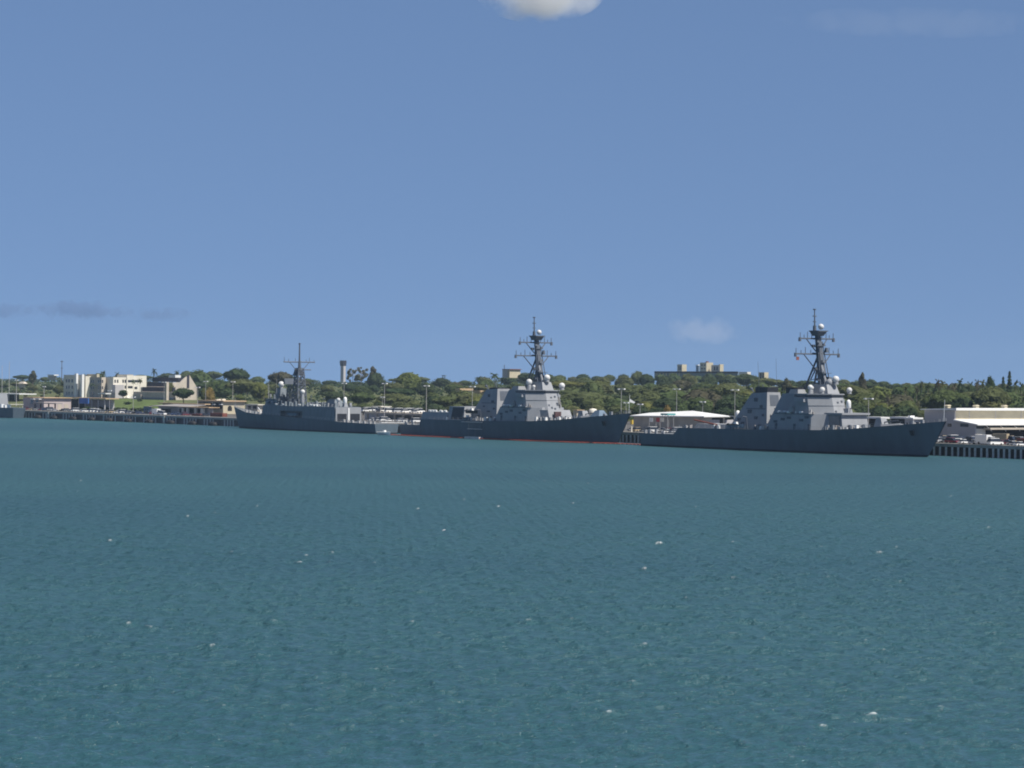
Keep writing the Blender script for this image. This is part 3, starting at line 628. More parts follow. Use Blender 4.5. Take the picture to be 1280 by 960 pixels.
fm = part('lattice_mast', M['mast'], fg, lambda b: (lattice(b, 72.3, 2.5, 10.8, 1.3, 27.5, 7, .27), b.box(70.6, 76.5, -1.9, 1.9, 24.2, 24.6), b.frus([(71, -1.3), (76, -1.3), (76, 1.3), (71, 1.3)], 24.6, [(72, -.9), (74.6, -.9), (74.6, .9), (72, .9)], 27.6), b.tube((72.4, 0, 27), (72.4, 0, 31), .8, .5)))
part('yardarm', M['mast'], fm, lambda b: (b.tube((72.6, -8, 30.3), (72.6, 8, 30.3), .27, n=5), [b.tube((72.6, s * 5, 30.2), (72.4, s * 1.0, 26.0), .15, n=5) for s in (-1, 1)], [b.tube((72.6, y, 30.3), (72.6, y, 30.3 + hh), .11, n=5) for y, hh in ((7.7, 2.2), (5.5, 1.4), (-7.6, 1), (-5.2, 2.0), (-3.5, 1.2), (2, 1.6))]))
part('lower_yardarm', M['mast'], fm, lambda b: b.tube((72.6, -6, 26.9), (72.6, 2.5, 26.9), .24, n=5))
part('topmast', M['mast'], fm, lambda b: (b.tube((72.5, 0, 30), (72.5, 0, 38.4), .42, .3), b.lathe((72.5, 0, 38.2), [(.5, 0), (.5, .5)], 8)))
fm2 = part('foremast', M['mast'], fg, lambda b: (lattice(b, 80.5, 1.5, 11.0, .8, 19.5, 5, .16), b.box(79, 82, -1.2, 1.2, 19.5, 19.8)))
part('search_radar', M['mast'], fm2, lambda b: (b.frus([(79.8, -3.6), (80.4, -3.6), (80.4, 3.6), (79.8, 3.6)], 20.4, [(80.3, -3.0), (80.8, -3.0), (80.8, 3.0), (80.3, 3.0)], 23.0), b.tube((80.4, 0, 19.6), (80.4, 0, 20.6), .3)))
part('whip_antenna', M['pole'], fg, lambda b: [b.tube((x, y, z), (x + .3, y, z + h_), .09, .05, 4) for x, y, z, h_ in ((94, 3, 13.8, 7.5), (92.5, 4.2, 13.8, 6.6), (84, 4.8, 13.8, 9), (63, 5.6, 10.8, 8), (60, 5.6, 10.8, 6))])
part('missile_launcher', M['white'], fg, lambda b: (b.lathe((107.5, 0, 6.7), [(1.5, 0), (1.4, .8), (.6, 1.0)], 12), b.tube((106.6, 0, 8.0), (109.4, 0, 9.6), .22)))
part('boat_deck_gear', M['super2'], fg, lambda b: [b.frus([(x - .6, y - .5), (x + .6, y - .5), (x + .6, y + .5), (x - .6, y + .5)], z, [(x - .4, y - .4), (x + .4, y - .4), (x + .4, y + .4), (x - .4, y + .4)], z + h_) for x, y, z, h_ in
     [(60, 5.6, 10.8, 1.8), (63, 4.8, 10.8, 1.2), (66, 5.5, 10.8, 2.1), (70, 5.2, 10.8, 1.4), (75, 5.5, 10.8, 2.0), (79, 5, 11.0, 2.2), (81, 5.5, 11, 1.3), (56, 5.6, 10.9, 1.6), (53, 4.6, 10.9, 1.9), (49, 5, 10.9, 2.4)]])
rf_ = random.Random(19); fgm = MB(); fgm.frus([(-.4, -.4), (.4, -.4), (.4, .4), (-.4, .4)], 0, [(-.3, -.3), (.3, -.3), (.3, .3), (-.3, .3)], 1.0)
fgs = [fgm.build('deck_gear', M[k], fg, loc=(x, 4, 10.88)) for k, x in (('super2', 60), ('super', 65), ('mast', 70), ('super2', 74))]
for i in range(60):
    x = rf_.uniform(33, 95); c = copy_part(fgs[i % 4], fg, (x, rf_.uniform(-4, 5.8) if x < 83 else rf_.uniform(4.2, 5.4), 10.85 if x < 78 else 11.0)); q_ = rf_.uniform(.6, 2.0); c.scale = (q_, q_, rf_.uniform(.7, 1.9))
for i in range(16): c = copy_part(fgs[i % 4], fg, (rf_.uniform(84, 93.5), rf_.uniform(-3, 4), 13.84)); q_ = rf_.uniform(.6, 1.5); c.scale = (q_, q_, rf_.uniform(.8, 3.0))
for x, h_ in ((58, 5), (67.5, 7), (78.5, 8), (82.5, 6), (47, 4), (90, 5)): part('stub_mast', M['mast'], fg, lambda b: (b.tube((x, 2.5, 10.8), (x, 2.5, 10.9 + h_), .18, .12, 5), b.box(x - .7, x + .7, 2.2, 2.8, 10.9 + h_ * .8, 11.2 + h_ * .8)))
lrf = MB(); lrf.tube((-.8, 0, 0), (.8, 0, 0), .4, n=8); l0 = lrf.build('life_raft', M['white'], fg, loc=(52, 6.0, 11.4))
for x in (50, 47.5, 62, 76, 82): copy_part(l0, fg, (x, 6.0, 11.4))
lkf = MB(); lkf.box(-.5, .5, -.4, .4, 0, 1.1); k0 = lkf.build('deck_locker', M['pole'], fg, loc=(26, 5, 4.6))
for x in (22, 18, 13, 9, 5, 2, 100, 104, 111, 115): copy_part(k0, fg, (x, atf(x / L)[0] - 1.0, atf(x / L)[1] - .05))
part('recess_boat', M['bluegrey'], fg, lambda b: b.frus([(64, 5.1), (71, 5.1), (71, 6.3), (64, 6.3)], 6.6, [(63.5, 4.9), (71.8, 4.9), (71.8, 6.6), (63.5, 6.6)], 7.7))
part('jackstaff', M['pole'], fg, lambda b: b.tube((130.6, 0, 9.6), (130.8, 0, 14), .07))
boat('work_boat', W(TT(481, 530, 540), 530, 0.0), ROT, 8.5, 'small white work boat floating by the frigate stern', M['white'], cover=1)
# far left vessel cut by the frame edge
t0 = TT(-60, 546, 520); t1 = TT(24, 546, 520); fv = tag(empty('patrol_ship', W(t0, 546, 0)), 'dark hulled vessel at the left edge of the photo, moored at the quay', 'ship')
LV = t1 - t0
part('hull', [M['hull']], fv, lambda b: b.frus([(0, -5), (LV - 6, -5), (LV - 1.5, -3), (LV - 1.5, 3), (LV - 6, 5), (0, 5)], -1.5, [(0, -6), (LV - 5, -6), (LV, -3.6), (LV, 3.6), (LV - 5, 6), (0, 6)], 5.6))
part('deckhouse', M['super'], fv, lambda b: (b.frus([(20, -4.5), (LV * .74, -4.5), (LV * .74, 4.5), (20, 4.5)], 5.62, [(22, -4), (LV * .73, -4), (LV * .73, 4), (22, 4)], 13.2)))
part('deck_gear', M['white'], fv, lambda b: [b.box(x, x + 2.0, -5.2, -3.6, 5.62, 7.0 + .5 * (i % 2)) for i, x in enumerate((LV * .81, LV * .85, LV * .9, LV * .95))])
part('deck_canopy', M['offwhite'], fv, lambda b: (b.box(LV * .94, LV * .99, -5, 3, 7.4, 7.6), [b.tube((LV * k, y, 5.6), (LV * k, y, 7.4), .1) for k in (.945, .985) for y in (-4.6, 2.6)]))

# ---------------------------------------------------------------- buildings
class Bld:
    """pieces given by picture columns and depths, built in the wharf frame about the building's own base"""
    def __init__(s, name, px, D, py, label, cat='building', z=None):
        s.t = TT(px, D, py); s.D = D; s.z = ZZ(px, py, D) if z is None else z
        s.e = tag(empty(name, W(s.t, D, s.z)), label, cat)
    def X(s, px, D, py=500): return TT(px, D, py) - s.t
    def box(s, b, x0, x1, D0, D1, y1, y0=None, py=None, mi=0):
        py = py or (y1 + (y0 or y1)) / 2
        xa = s.X(x0, D0, py); xb = s.X(x1, D0, py); xm = (x0 + x1) / 2
        zt = ZZ(xm, y1, D0) - s.z; zb = -1.5 if y0 is None else ZZ(xm, y0, D0) - s.z
        b.box(xa, xb, D0 - s.D, D1 - s.D, zb, zt, mi)
        return xa, xb, zb, zt
    def part(s, name, m, *boxes, parent=None, **k):
        o = None
        for q in boxes:
            b = MB(); s.box(b, *q); n = b.build(name, M[m] if isinstance(m, str) else m, parent or s.e); o = o or n
        return o
    def wins(s, D, xs, ys, w, h, parent, name='window'):
        first = None
        for x in xs:
            for y in ys:
                xa = s.X(x, D, y); xb = s.X(x + w, D, y); z0 = ZZ(x, y + h, D) - s.z; z1 = ZZ(x, y, D) - s.z
                if first is None:
                    b = MB(); b.box(0, xb - xa, -.06, .15, 0, z1 - z0); first = b.build(name, M['glass'], parent, loc=(xa, D - s.D, z0))
                else: copy_part(first, parent, (xa, D - s.D, z0))
    def endwins(s, x, Ds, ys, w, h, parent, name='window'):   # windows on the lit end face at local x
        first = None
        for D in Ds:
            for y in ys:
                z1 = s.zof(x, D, y); z0 = z1 - h
                if first is None:
                    b = MB(); b.box(-.15, .06, 0, w, 0, h); first = b.build(name, M['glass'], parent, loc=(x, D - s.D, z0))
                else: copy_part(first, parent, (x, D - s.D, z0))
    def zof(s, x, D, y):
        p = W(s.t + x, D, 0); px = 640 + F * p.x / p.y
        v = (y - 480) / F - (px - 640) / F * math.sin(ROLL); return H - v * p.y - s.z
# left barracks
A = Bld('barracks', 80, 690, 497, 'left white three-storey barracks with upright wall fins and grey front wing', 'barracks')
w1 = A.part('wall', 'offwhite', (80, 93, 690, 691.4, 469.3), (95.6, 100.3, 691.4, 692.8, 470), (102.8, 107, 692.8, 697, 470.2), (79.6, 108, 697.05, 699.6, 468.6))
fins = A.part('stair_fin', 'white', (93.05, 95.4, 689.2, 690.6, 467), (100.4, 102.6, 690.4, 692.0, 468))
wing = A.part('front_wing', 'beige', (112, 127, 686, 689, 471.5))
A.part('wing_cornice', 'cream', (108.2, 121, 697.1, 699, 467.6, 474))
A.part('porch_roof', 'white', (122, 132, 682, 685.9, 491.3, 492.6))
A.wins(690, [82.5, 85.5, 89.5], [474, 482, 489.5], 1.7, 4, w1); A.wins(691.4, [96.6], [474, 482, 489.5], 1.7, 4, w1); A.wins(692.8, [103.5], [474, 482], 1.7, 3.6, w1)
A.wins(686, [113.5, 116, 123, 125.2, 127.5], [475, 483, 490], 1.2, 3.6, wing)
Bq = Bld('barracks', 141, 690, 497, 'right cream barracks block whose long sunny side has rows of dark windows', 'barracks')
tB = Bq.X(141.5, 690)
dB = [Dof(p, Bq.t + tB) for p in (141.5, 151.5, 158, 166, 183)]
def bblk(b):
    for i, y in enumerate((471.5, 471.5, 469, 469.5)):
        b.box(tB - 14, tB + (0 if i != 2 else .5), dB[i] - 690 + (.0 if i == 0 else .02), dB[i + 1] - 690, -2, Bq.zof(tB, dB[i], y))
wB = part('wall', M['offwhite'], Bq.e, bblk)
Bq.endwins(tB, [dB[0] + .8, dB[0] + 2.6], [474.6], 1.0, 2.0, wB); Bq.endwins(tB, [dB[1] + .8, dB[1] + 2.4], [474.6, 482, 489.5], 1.0, 2.0, wB)
Bq.endwins(tB + .5, [dB[2] + .8], [475, 482.5], 3.4, 1.5, wB); Bq.endwins(tB, [dB[3] + 1.2], [475], 5.0, 1.5, wB, ); Bq.endwins(tB, [dB[3] + 1.2], [483.5], 2, 1.5, wB)
part('painted_shade_block', M['greywall'], Bq.e, lambda b: b.box(tB + .05, tB + 5, dB[0] - 690 - 1, dB[1] - 690 - .5, -2, Bq.zof(tB, dB[0], 481)))  # grey block puts tree shade on the barracks wall into colour
part('entrance_block', M['white'], Bq.e, lambda b: b.box(tB + .6, tB + 8, dB[1] - 690 + 1, dB[1] - 690 + 6, -2, Bq.zof(tB, dB[1], 497)))
part('parapet', M['cream'], Bq.e, lambda b: b.box(tB - 14.1, tB + .55, dB[2] - 690 - .1, dB[3] - 690 + .1, Bq.zof(tB, dB[2], 469) + .02, Bq.zof(tB, dB[2], 468.2)))
# modern building with stepped dark roofs
G = Bld('office_building', 170, 668, 503, 'brown modern building with stepped dark roofs and a pointed wing wall', 'office')
G.part('base', 'beige', (167, 218, 672, 675, 490, None), (176, 214, 679.6, 683, 484.2, None), (186, 216, 687.2, 693.5, 477.7, None))
G.part('ground_floor_glazing', 'glass', (168.5, 206, 671.6, 671.98, 497.2, 502.8), (211, 219, 671.6, 671.98, 497.2, 502.8))
G.part('dark_roof', 'roofdark', (178, 216, 676, 679.5, 484, 489.9))
G.part('middle_roof', 'roofdark', (184, 208, 684, 687, 477.8, 483.6)); G.part('upper_roof', 'roofdark', (190.5, 223, 694, 697, 472, 477.3))
G.part('terrace_edge', 'beige', (183.5, 216, 683.2, 683.9, 482.9, 484.3), (177, 216, 675.1, 675.9, 489.3, 491.2))
G.part('ramp_wall', 'beige', (166, 176, 671, 671.8, 493))
G.part('tower_fin', 'beige', (206.5, 208.2, 668, 669.6, 477.5, None))
tw = G.X(219, 672); dl = 672
def wing_(b, pts, th=1.2, x=None):
    x = tw if x is None else x; n = len(pts); P = []
    for (px, py) in pts: D = Dof(px, G.t + x); P.append((D - G.D, G.zof(x, D, py)))
    b.poly([(x, d, z) for d, z in P] + [(x - th, d, z) for d, z in P], [list(range(n)), list(range(2 * n - 1, n - 1, -1))] + [[i, (i + 1) % n, n + (i + 1) % n, n + i] for i in range(n)])
ww = part('pointed_wing_wall', M['beige'], G.e, lambda b: wing_(b, [(219.5, 500), (219.5, 484), (231, 472.5), (236.5, 468.5), (246, 484), (246, 500)]))
part('dark_slot', M['roofdark'], ww, lambda b: wing_(b, [(233.6, 485), (233.6, 470.6), (236.6, 468.3), (236.6, 485)], 1.5, tw + .15))
G.part('rear_roof', 'white', (211, 219, 714.5, 718.5, 468.8, 472.4))
# low buildings along the left quay
P1 = Bld('quayside_shed', 29, 585, 514, 'pale pink low flat-roofed building near the left end of the quay', 'shed')
wp = P1.part('wall', 'pink', (29, 55, 585, 602, 497.5))
P1.part('roof_edge', 'rooforange', (28.6, 55.3, 584.6, 602.3, 496.6, 497.4))
aw = P1.part('awning', 'white', (37.5, 42, 582.6, 584.9, 498.3, 499.2)); P1.part('awning', 'white', (44, 48.5, 582.6, 584.9, 498.3, 499.2))
P1.part('dark_door', 'glass', (38, 41.5, 584.9, 585.2, 500, 505), (44.5, 48, 584.9, 585.2, 500, 505), parent=wp)
xe = P1.X(55, 585); [part('shutter_door', M['beige'], wp, lambda b: b.box(xe, xe + .08, q, q + 2.6, .3, 4.6)) for q in (8.5, 12.8)]
P1.part('front_shelter', 'roofgrey', (41, 70, 578, 582, 503.5, 504.6)); P1.part('shelter_post', 'voids', (43, 44, 578.3, 578.7, 504.7), (50, 51, 578.3, 578.7, 504.7), (60, 61, 578.3, 578.7, 504.7), (68, 69, 578.3, 578.7, 504.7))
P2 = Bld('quayside_shed', 87, 606, 509, 'long low dark-fronted open shed with tan roof edge below the barracks', 'shed')
P2.part('back_wall', 'greywall', (87, 139, 612, 614, 499)); P2.part('roof', 'rooforange', (86.6, 132, 606, 614.5, 497.2, 498.4)); P2.part('painted_shade_wall', 'voids', (87, 97, 607, 611.9, 498.6))  # near-black left wall paints in the shade across the shed front
P2.part('post', 'pole', *[(x, x + .7, 606.3, 606.9, 498.5) for x in (98, 106, 114, 122, 130)])
o = part('tarpaulin', M['blue'], None, lambda b: b.frus([(-8, -.3), (4, -.3), (4, .3), (-8, .3)], 0, [(-8, -.2), (4, -.2), (4, .2), (-8, .2)], 3.2)); o.location = W(TT(107, 605, 502), 605, ZZ(107, 504.6, 605)); o.rotation_euler = (0, 0, ROT)
tag(o, 'bright blue tarpaulin hung on the front of the dark open shed', 'tarpaulin')
P3 = Bld('quayside_shed', 190, 590, 515, 'low building with a sloping grey roof on the quay, left of the arcade building', 'shed')
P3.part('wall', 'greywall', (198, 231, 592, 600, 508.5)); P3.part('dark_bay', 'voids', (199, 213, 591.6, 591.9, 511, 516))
b = MB(); xa = P3.X(188, 588); xb = P3.X(233, 588); zt = ZZ(210, 505.5, 600) - P3.z; zb = ZZ(210, 508.3, 588) - P3.z
b.poly([(xa, -2, zb), (xb, -2, zb), (xb - 1, 10, zt), (xa + 6, 10, zt), (xa, -2, zb + .3), (xb, -2, zb + .3), (xb - 1, 10, zt + .3), (xa + 6, 10, zt + .3)], [[0, 1, 2, 3], [4, 5, 6, 7], [0, 1, 5, 4], [1, 2, 6, 5], [2, 3, 7, 6], [3, 0, 4, 7]]); b.build('sloping_roof', M['roofgrey'], P3.e)
P4 = Bld('arcade_building', 222, 586, 517, 'low grey arcade building with pale columns beside the frigate bow', 'building')
P4.part('wall', 'greywall', (222, 260, 589, 592, 509.4)); P4.part('roof_slab', 'rooforange', (197, 256, 600.5, 604, 504, 505.2), (222, 261, 586, 592.4, 508.6, 509.4)); 
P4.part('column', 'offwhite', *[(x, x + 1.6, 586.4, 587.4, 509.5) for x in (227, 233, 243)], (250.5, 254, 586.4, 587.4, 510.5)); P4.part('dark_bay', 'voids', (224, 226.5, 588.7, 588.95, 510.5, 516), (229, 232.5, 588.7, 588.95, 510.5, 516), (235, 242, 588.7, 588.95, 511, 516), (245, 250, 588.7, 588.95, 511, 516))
P5 = Bld('long_low_building', 247, 610, 513, 'long low cream building with tan roof and arched opening behind the frigate bow', 'building')
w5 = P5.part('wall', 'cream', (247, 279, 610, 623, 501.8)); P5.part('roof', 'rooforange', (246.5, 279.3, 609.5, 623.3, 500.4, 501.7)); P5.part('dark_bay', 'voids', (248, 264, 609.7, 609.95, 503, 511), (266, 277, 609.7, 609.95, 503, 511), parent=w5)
xe5 = P5.X(279, 610)
part('arched_opening', M['voids'], w5, lambda b: b.poly([(xe5 + q, yy, zz) for q in (.06, -.1) for yy, zz in ((2.7, .1), (2.7, 1.7), (3.05, 2.5), (3.6, 2.9), (4.4, 2.9), (4.95, 2.5), (5.3, 1.7), (5.3, .1))] , [list(range(8)), list(range(15, 7, -1))] + [[i, (i + 1) % 8, 8 + (i + 1) % 8, 8 + i] for i in range(8)]))
P5.part('roof_vent', 'offwhite', (272, 274, 614, 616, 498.6, 500.4), (276, 278, 614, 616, 498.6, 500.4), (269, 271, 612, 614, 499.2, 500.4))
P5.part('bay_awning', 'white', (265, 268, 608.6, 609.6, 505, 506), (273.5, 276.5, 608.6, 609.6, 505, 506), parent=w5)
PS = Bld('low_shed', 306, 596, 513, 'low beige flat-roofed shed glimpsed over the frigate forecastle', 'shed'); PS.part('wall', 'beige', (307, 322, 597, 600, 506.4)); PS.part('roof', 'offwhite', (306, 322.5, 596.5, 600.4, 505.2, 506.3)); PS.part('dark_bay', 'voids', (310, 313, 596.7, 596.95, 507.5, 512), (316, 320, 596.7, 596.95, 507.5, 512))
P6 = Bld('kiosk', 180, 578, 518, 'square blue-grey kiosk with dark door standing on the left quay', 'kiosk'); wk = P6.part('wall', 'bluegrey', (179.5, 185.5, 578, 579.8, 508.3)); P6.part('door', 'glass', (181, 184, 577.8, 577.98, 510.5, 517), parent=wk); P6.part('roof', 'roofgrey', (179, 186, 577.6, 580, 507.8, 508.3))
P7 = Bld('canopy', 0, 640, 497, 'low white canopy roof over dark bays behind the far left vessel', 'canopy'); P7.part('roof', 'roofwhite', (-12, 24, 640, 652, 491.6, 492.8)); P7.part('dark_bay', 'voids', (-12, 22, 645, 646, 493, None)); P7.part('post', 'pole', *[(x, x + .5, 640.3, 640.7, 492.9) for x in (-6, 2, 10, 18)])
P8 = Bld('house', 22, 760, 482, 'small beige hipped roof house among trees at far left', 'house'); P8.part('wall', 'beige', (23, 28.5, 761, 763, 479.5)); b = MB(); xa, xb = P8.X(22, 760), P8.X(32.5, 760); z0 = ZZ(27, 479.5, 760) - P8.z; xb = P8.X(29, 760); b.frus([(xa, 0), (xb, 0), (xb, 3.6), (xa, 3.6)], z0, [(xa + 2, 1.6), (xb - 2, 1.6), (xb - 2, 2), (xa + 2, 2)], z0 + 1.6); b.build('roof', M['beige'], P8.e)
P9 = Bld('house', 60, 820, 472, 'long white roof showing among trees left of the barracks', 'house'); P9.part('wall', 'greywall', (60, 67, 822, 824.5, 469.6)); P9.part('roof', 'roofwhite', (59, 67.5, 821, 825, 468.2, 469.5))
# parking structure between the frigate and the middle destroyer
K = Bld('parking_structure', 478, 600, 526, 'low beige parking deck with white cars on top behind the frigate stern', 'parking')
PKZ = ZZ(500, 516.2, 600)
def pk(b): 
    x0 = K.X(455, 600, 516); x1 = K.X(527.5, 600, 516)
    b.box(x0, x1, 0, 26, PKZ - K.z - .9, PKZ - K.z)
part('deck_slab', M['beige'], K.e, pk)
K.part('back_wall', 'greywall', (456, 527, 612, 613, 517.5)); K.part('column', 'beige', *[(x, x + 1.2, 600.4, 601.2, 517.6) for x in (458, 470, 481, 492, 503, 514, 525.5)])
PT = Bld('canopy', 463, 603, 516, 'flat pale canopy on posts on the parking deck behind the frigate stern', 'canopy', z=PKZ); PT.part('roof', 'offwhite', (464.5, 476, 603, 609, 507.7, 508.6)); PT.part('post', 'pole', (465, 465.6, 603.3, 603.6, 508.7), (475, 475.6, 603.3, 603.6, 508.7))
# white roofed transit shed left of the right destroyer
TS = Bld('transit_shed', 790, 592, 534, 'wide transit shed with low-pitched bright white roof behind the right destroyer stern', 'shed')
tr = TS.X(880, 592, 520); dR = Dof(913, TS.t + tr, 518)
zE = ZZ(880, 520.2, 592) - TS.z; zR = TS.zof(tr, 614, 514.2)
x0 = TS.X(789, 592, 519)
wts = part('wall', M['beige'], TS.e, lambda b: b.box(x0, tr - 1.5, 1.2, dR - 593.5, -1, zE - .5))
rid = Dof(870, TS.t + tr - 20, 514) - 592
def rf(b):
    yv = dR - 592
    b.poly([(x0 - 1, 0, zE - .5), (tr, 0, zE), (tr, yv, zE + .1), (x0 - 1, yv, zE - .3), (x0 + 4, yv * .45, zR - 1.2), (tr - 14, yv * .45, zR),
            (x0 - 1, 0, zE - .9), (tr, 0, zE - .4), (tr, yv, zE - .3), (x0 - 1, yv, zE - .7)],
           [[0, 1, 5, 4], [1, 2, 5], [2, 3, 4, 5], [3, 0, 4], [0, 1, 7, 6], [1, 2, 8, 7], [2, 3, 9, 8], [3, 0, 6, 9], [6, 7, 8, 9]])
part('white_roof', M['roofwhite'], TS.e, rf)
part('sliding_door', M['greywall'], wts, lambda b: [b.box(tr - 1.52, tr - 1.4, q, q + 5, -1, zE - 1.4) for q in (4, 12)])
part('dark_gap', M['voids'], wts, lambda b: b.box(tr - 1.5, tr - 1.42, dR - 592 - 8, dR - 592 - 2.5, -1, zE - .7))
# white roofs behind the right destroyer bow
for (x0_, x1_, yt, lab) in ((1079, 1101, 521, 'white shed roof over a dark bay between the right destroyer bridge and gun'), (1112, 1133, 521, 'white shed roof over a dark bay just forward of the right destroyer gun')):
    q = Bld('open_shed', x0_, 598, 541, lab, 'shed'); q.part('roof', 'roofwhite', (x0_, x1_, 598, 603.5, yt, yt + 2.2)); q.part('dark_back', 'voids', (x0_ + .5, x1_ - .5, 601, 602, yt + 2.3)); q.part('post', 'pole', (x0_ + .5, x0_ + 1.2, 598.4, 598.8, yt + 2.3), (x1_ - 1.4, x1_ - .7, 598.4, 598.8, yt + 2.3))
q = Bld('low_annex', 1131, 596, 541, 'grey low annex with white flat roof left of the big warehouse', 'annex'); wq = q.part('wall', 'greywall', (1131, 1141, 596, 600, 524)); q.part('roof', 'roofwhite', (1130, 1141.4, 595.5, 600.4, 521.8, 523.9)); q.wins(596, [1133, 1137], [528], 2, 2.4, wq)
q.part('roof_hatch', 'white', (1135, 1138, 597, 599, 519.6, 521.8))
# big warehouse at the right
WH = Bld('warehouse', 1156, 606, 547, 'large grey warehouse with long white eaves and three cream roof vents at right', 'warehouse')
xl = WH.X(1155.5, 606, 520); xm = WH.X(1193.5, 606, 520); xr = WH.X(1219, 606, 540)
dE = 75.0
z_up = ZZ(1193, 512.6, 606) - WH.z; z_cl = WH.zof(xm, 606, 524.2); z_ln = ZZ(1219, 530.5, 606) - WH.z
gw = part('gable_wall', M['greywall'], WH.e, lambda b: b.box(xl, xm - .06, 0, .5, -1, z_up - .2))
part('gable_wall', M['greywall'], WH.e, lambda b: b.frus([(xm - .05, 0), (xr, 0), (xr, .5), (xm - .05, .5)], -1, [(xm - .05, 0), (xr, 0), (xr, .5), (xm - .05, .5)], [z_cl - .3, z_ln, z_ln, z_cl - .3]))
part('clerestory_wall', M['cream'], WH.e, lambda b: b.box(xm - .5, xm - .01, .52, dE, z_cl - .6, z_up - .2))
part('clerestory_joint', M['greywall'], WH.e, lambda b: [b.box(xm - .01, xm + .08, q, q + .25, z_cl, z_up - .3) for q in (7, 20, 33, 46)])
part('lower_wall', M['offwhite'], WH.e, lambda b: b.box(xr - .5, xr - .01, .52, dE, -1, z_ln - 1.5))
part('window_strip', M['glass'], WH.e, lambda b: b.box(xr - .4, xr - .02, .52, dE, z_ln - 1.48, z_ln - .1))
part('upper_roof', M['roofwhite'], WH.e, lambda b: b.frus([(xl - 1, -1), (xm + 1.6, -1), (xm + 1.6, dE), (xl - 1, dE)], [z_up - .1] * 4, [(xl - 1, -1), (xm + 1.6, -1), (xm + 1.6, dE), (xl - 1, dE)], [z_up + .15, z_up + .75, z_up + .75, z_up + .15]))
part('lean_to_roof', M['roofwhite'], WH.e, lambda b: b.poly([(xm + .02, -.8, z_cl), (xr + 1.8, -.8, z_ln + .1), (xr + 1.8, dE, z_ln + .1), (xm + .02, dE, z_cl), (xm + .02, -.8, z_cl - .5), (xr + 1.8, -.8, z_ln - .3), (xr + 1.8, dE, z_ln - .3), (xm + .02, dE, z_cl - .5)],
     [[0, 1, 2, 3], [4, 5, 6, 7], [0, 1, 5, 4], [1, 2, 6, 5], [2, 3, 7, 6], [3, 0, 4, 7]]))
vb = MB(); vb.box(-.75, .75, -.75, .75, 0, .75); vb.frus([(-.95, -.95), (.95, -.95), (.95, .95), (-.95, .95)], .75, [(-.6, -.6), (.6, -.6), (.6, .6), (-.6, .6)], 1.1)
v0 = None
for pxv in (1184.5, 1220, 1255.5):
    xv = xm - 3.0; dv = Dof(pxv, WH.t + xv, 508) - 606; loc = (xv, dv, z_up + .68)
    if v0 is None: v0 = vb.build('roof_vent', M['cream'], WH.e, loc=loc)
    else: copy_part(v0, WH.e, loc)
for pa, pb_ in ((1200.5, 1210.5), (1184.5, 1189.5)):
    part('window', M['glass'], WH.e, lambda b: b.box(WH.X(pa, 606, 531), WH.X(pb_, 606, 531), -.07, .1, ZZ(pa, 533.3, 606) - WH.z, ZZ(pa, 529.4, 606) - WH.z))
dA = Dof(1238, WH.t + xr + 3.2, 536) - 606
part('loading_canopy', M['beige'], WH.e, lambda b: b.box(xr + .01, xr + 3.2, dA, dE, ZZ(1245, 537.2, 606 + dA) - WH.z, ZZ(1245, 535.2, 606 + dA) - WH.z))
part('canopy_strut', M['white'], WH.e, lambda b: [b.tube((xr + .1, q, z_ln - .4), (xr + 2.9, q, z_ln - 2.2), .14) for q in (dA + 1, dA + 8, dA + 15, dA + 22)])
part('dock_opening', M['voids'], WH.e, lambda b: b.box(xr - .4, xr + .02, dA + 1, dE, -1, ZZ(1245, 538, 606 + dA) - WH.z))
# hilltop buildings
HB = Bld('headquarters_building', 880, 1500, 470, 'cream stepped headquarters building with long dark-blue roof on the wooded hilltop', 'building')
HB.part('long_wing', 'bluegrey', (818, 922, 1500, 1509, 464.6, None)); HB.part('wing_fascia', 'roofdark', (818, 922, 1499, 1499.9, 464.2, 466.3)); HB.part('wing_columns', 'cream', *[(x, x + 1.2, 1499.2, 1499.9, 466.5, 470) for x in range(820, 852, 4)])
b1 = HB.part('tower_block', 'cream', (846.5, 852.5, 1512, 1518, 455.5, None)); b2 = HB.part('main_block', 'cream', (875, 883, 1510, 1518.5, 453.2, None)); b3 = HB.part('east_block', 'beige', (889, 898.5, 1514, 1515.5, 456.3, None)); HB.part('end_block', 'cream', (898.6, 900, 1512, 1516.5, 455.3, None))
HB.part('penthouse', 'rust', (882, 884, 1512, 1514, 451.6, 453.2)); HB.part('porch', 'white', (869, 872.5, 1512, 1514, 455.8, 457)); HB.part('porch_bay', 'bluegrey', (870, 873, 1513, 1514.5, 457.1, None)); HB.part('low_wing', 'offwhite', (924, 934, 1498, 1502.5, 464.9, None))
HB.wins(1512, [848, 850.2], [457.5], 1.5, 5, b1); HB.wins(1510, [876.5, 879.8], [455.5, 460], 2, 1.6, b2); HB.wins(1514, [892.5, 895.5], [458], 1.8, 5, b3)
T2 = Bld('tower_block', 949, 1450, 478, 'narrow cream tower block with dark window strips right of the hilltop headquarters', 'building'); w2 = T2.part('wall', 'cream', (948.5, 955.5, 1450, 1455, 465.3, None)); T2.part('window_strip', 'glass', (950, 951.6, 1449.7, 1449.95, 466.5, 478), (953, 954.4, 1449.7, 1449.95, 466.5, 478), parent=w2)
C2 = Bld('hill_house', 640, 1150, 470, 'flat-roofed cream building on the skyline left of the middle destroyer mast', 'building'); C2.part('wall', 'cream', (628, 637, 1150, 1161, 462, None)); C2.part('roof_edge', 'rust', (627.5, 637.3, 1149.5, 1161.5, 461.2, 461.95)); C2.part('painted_shade_panel', 'greywall', (628, 634, 1149.2, 1149.9, 462.2, None)); C2.part('aerial', 'mast', (630, 630.35, 1155, 1155.4, 456, 461.2))  # grey panel over the front wall paints in its shade
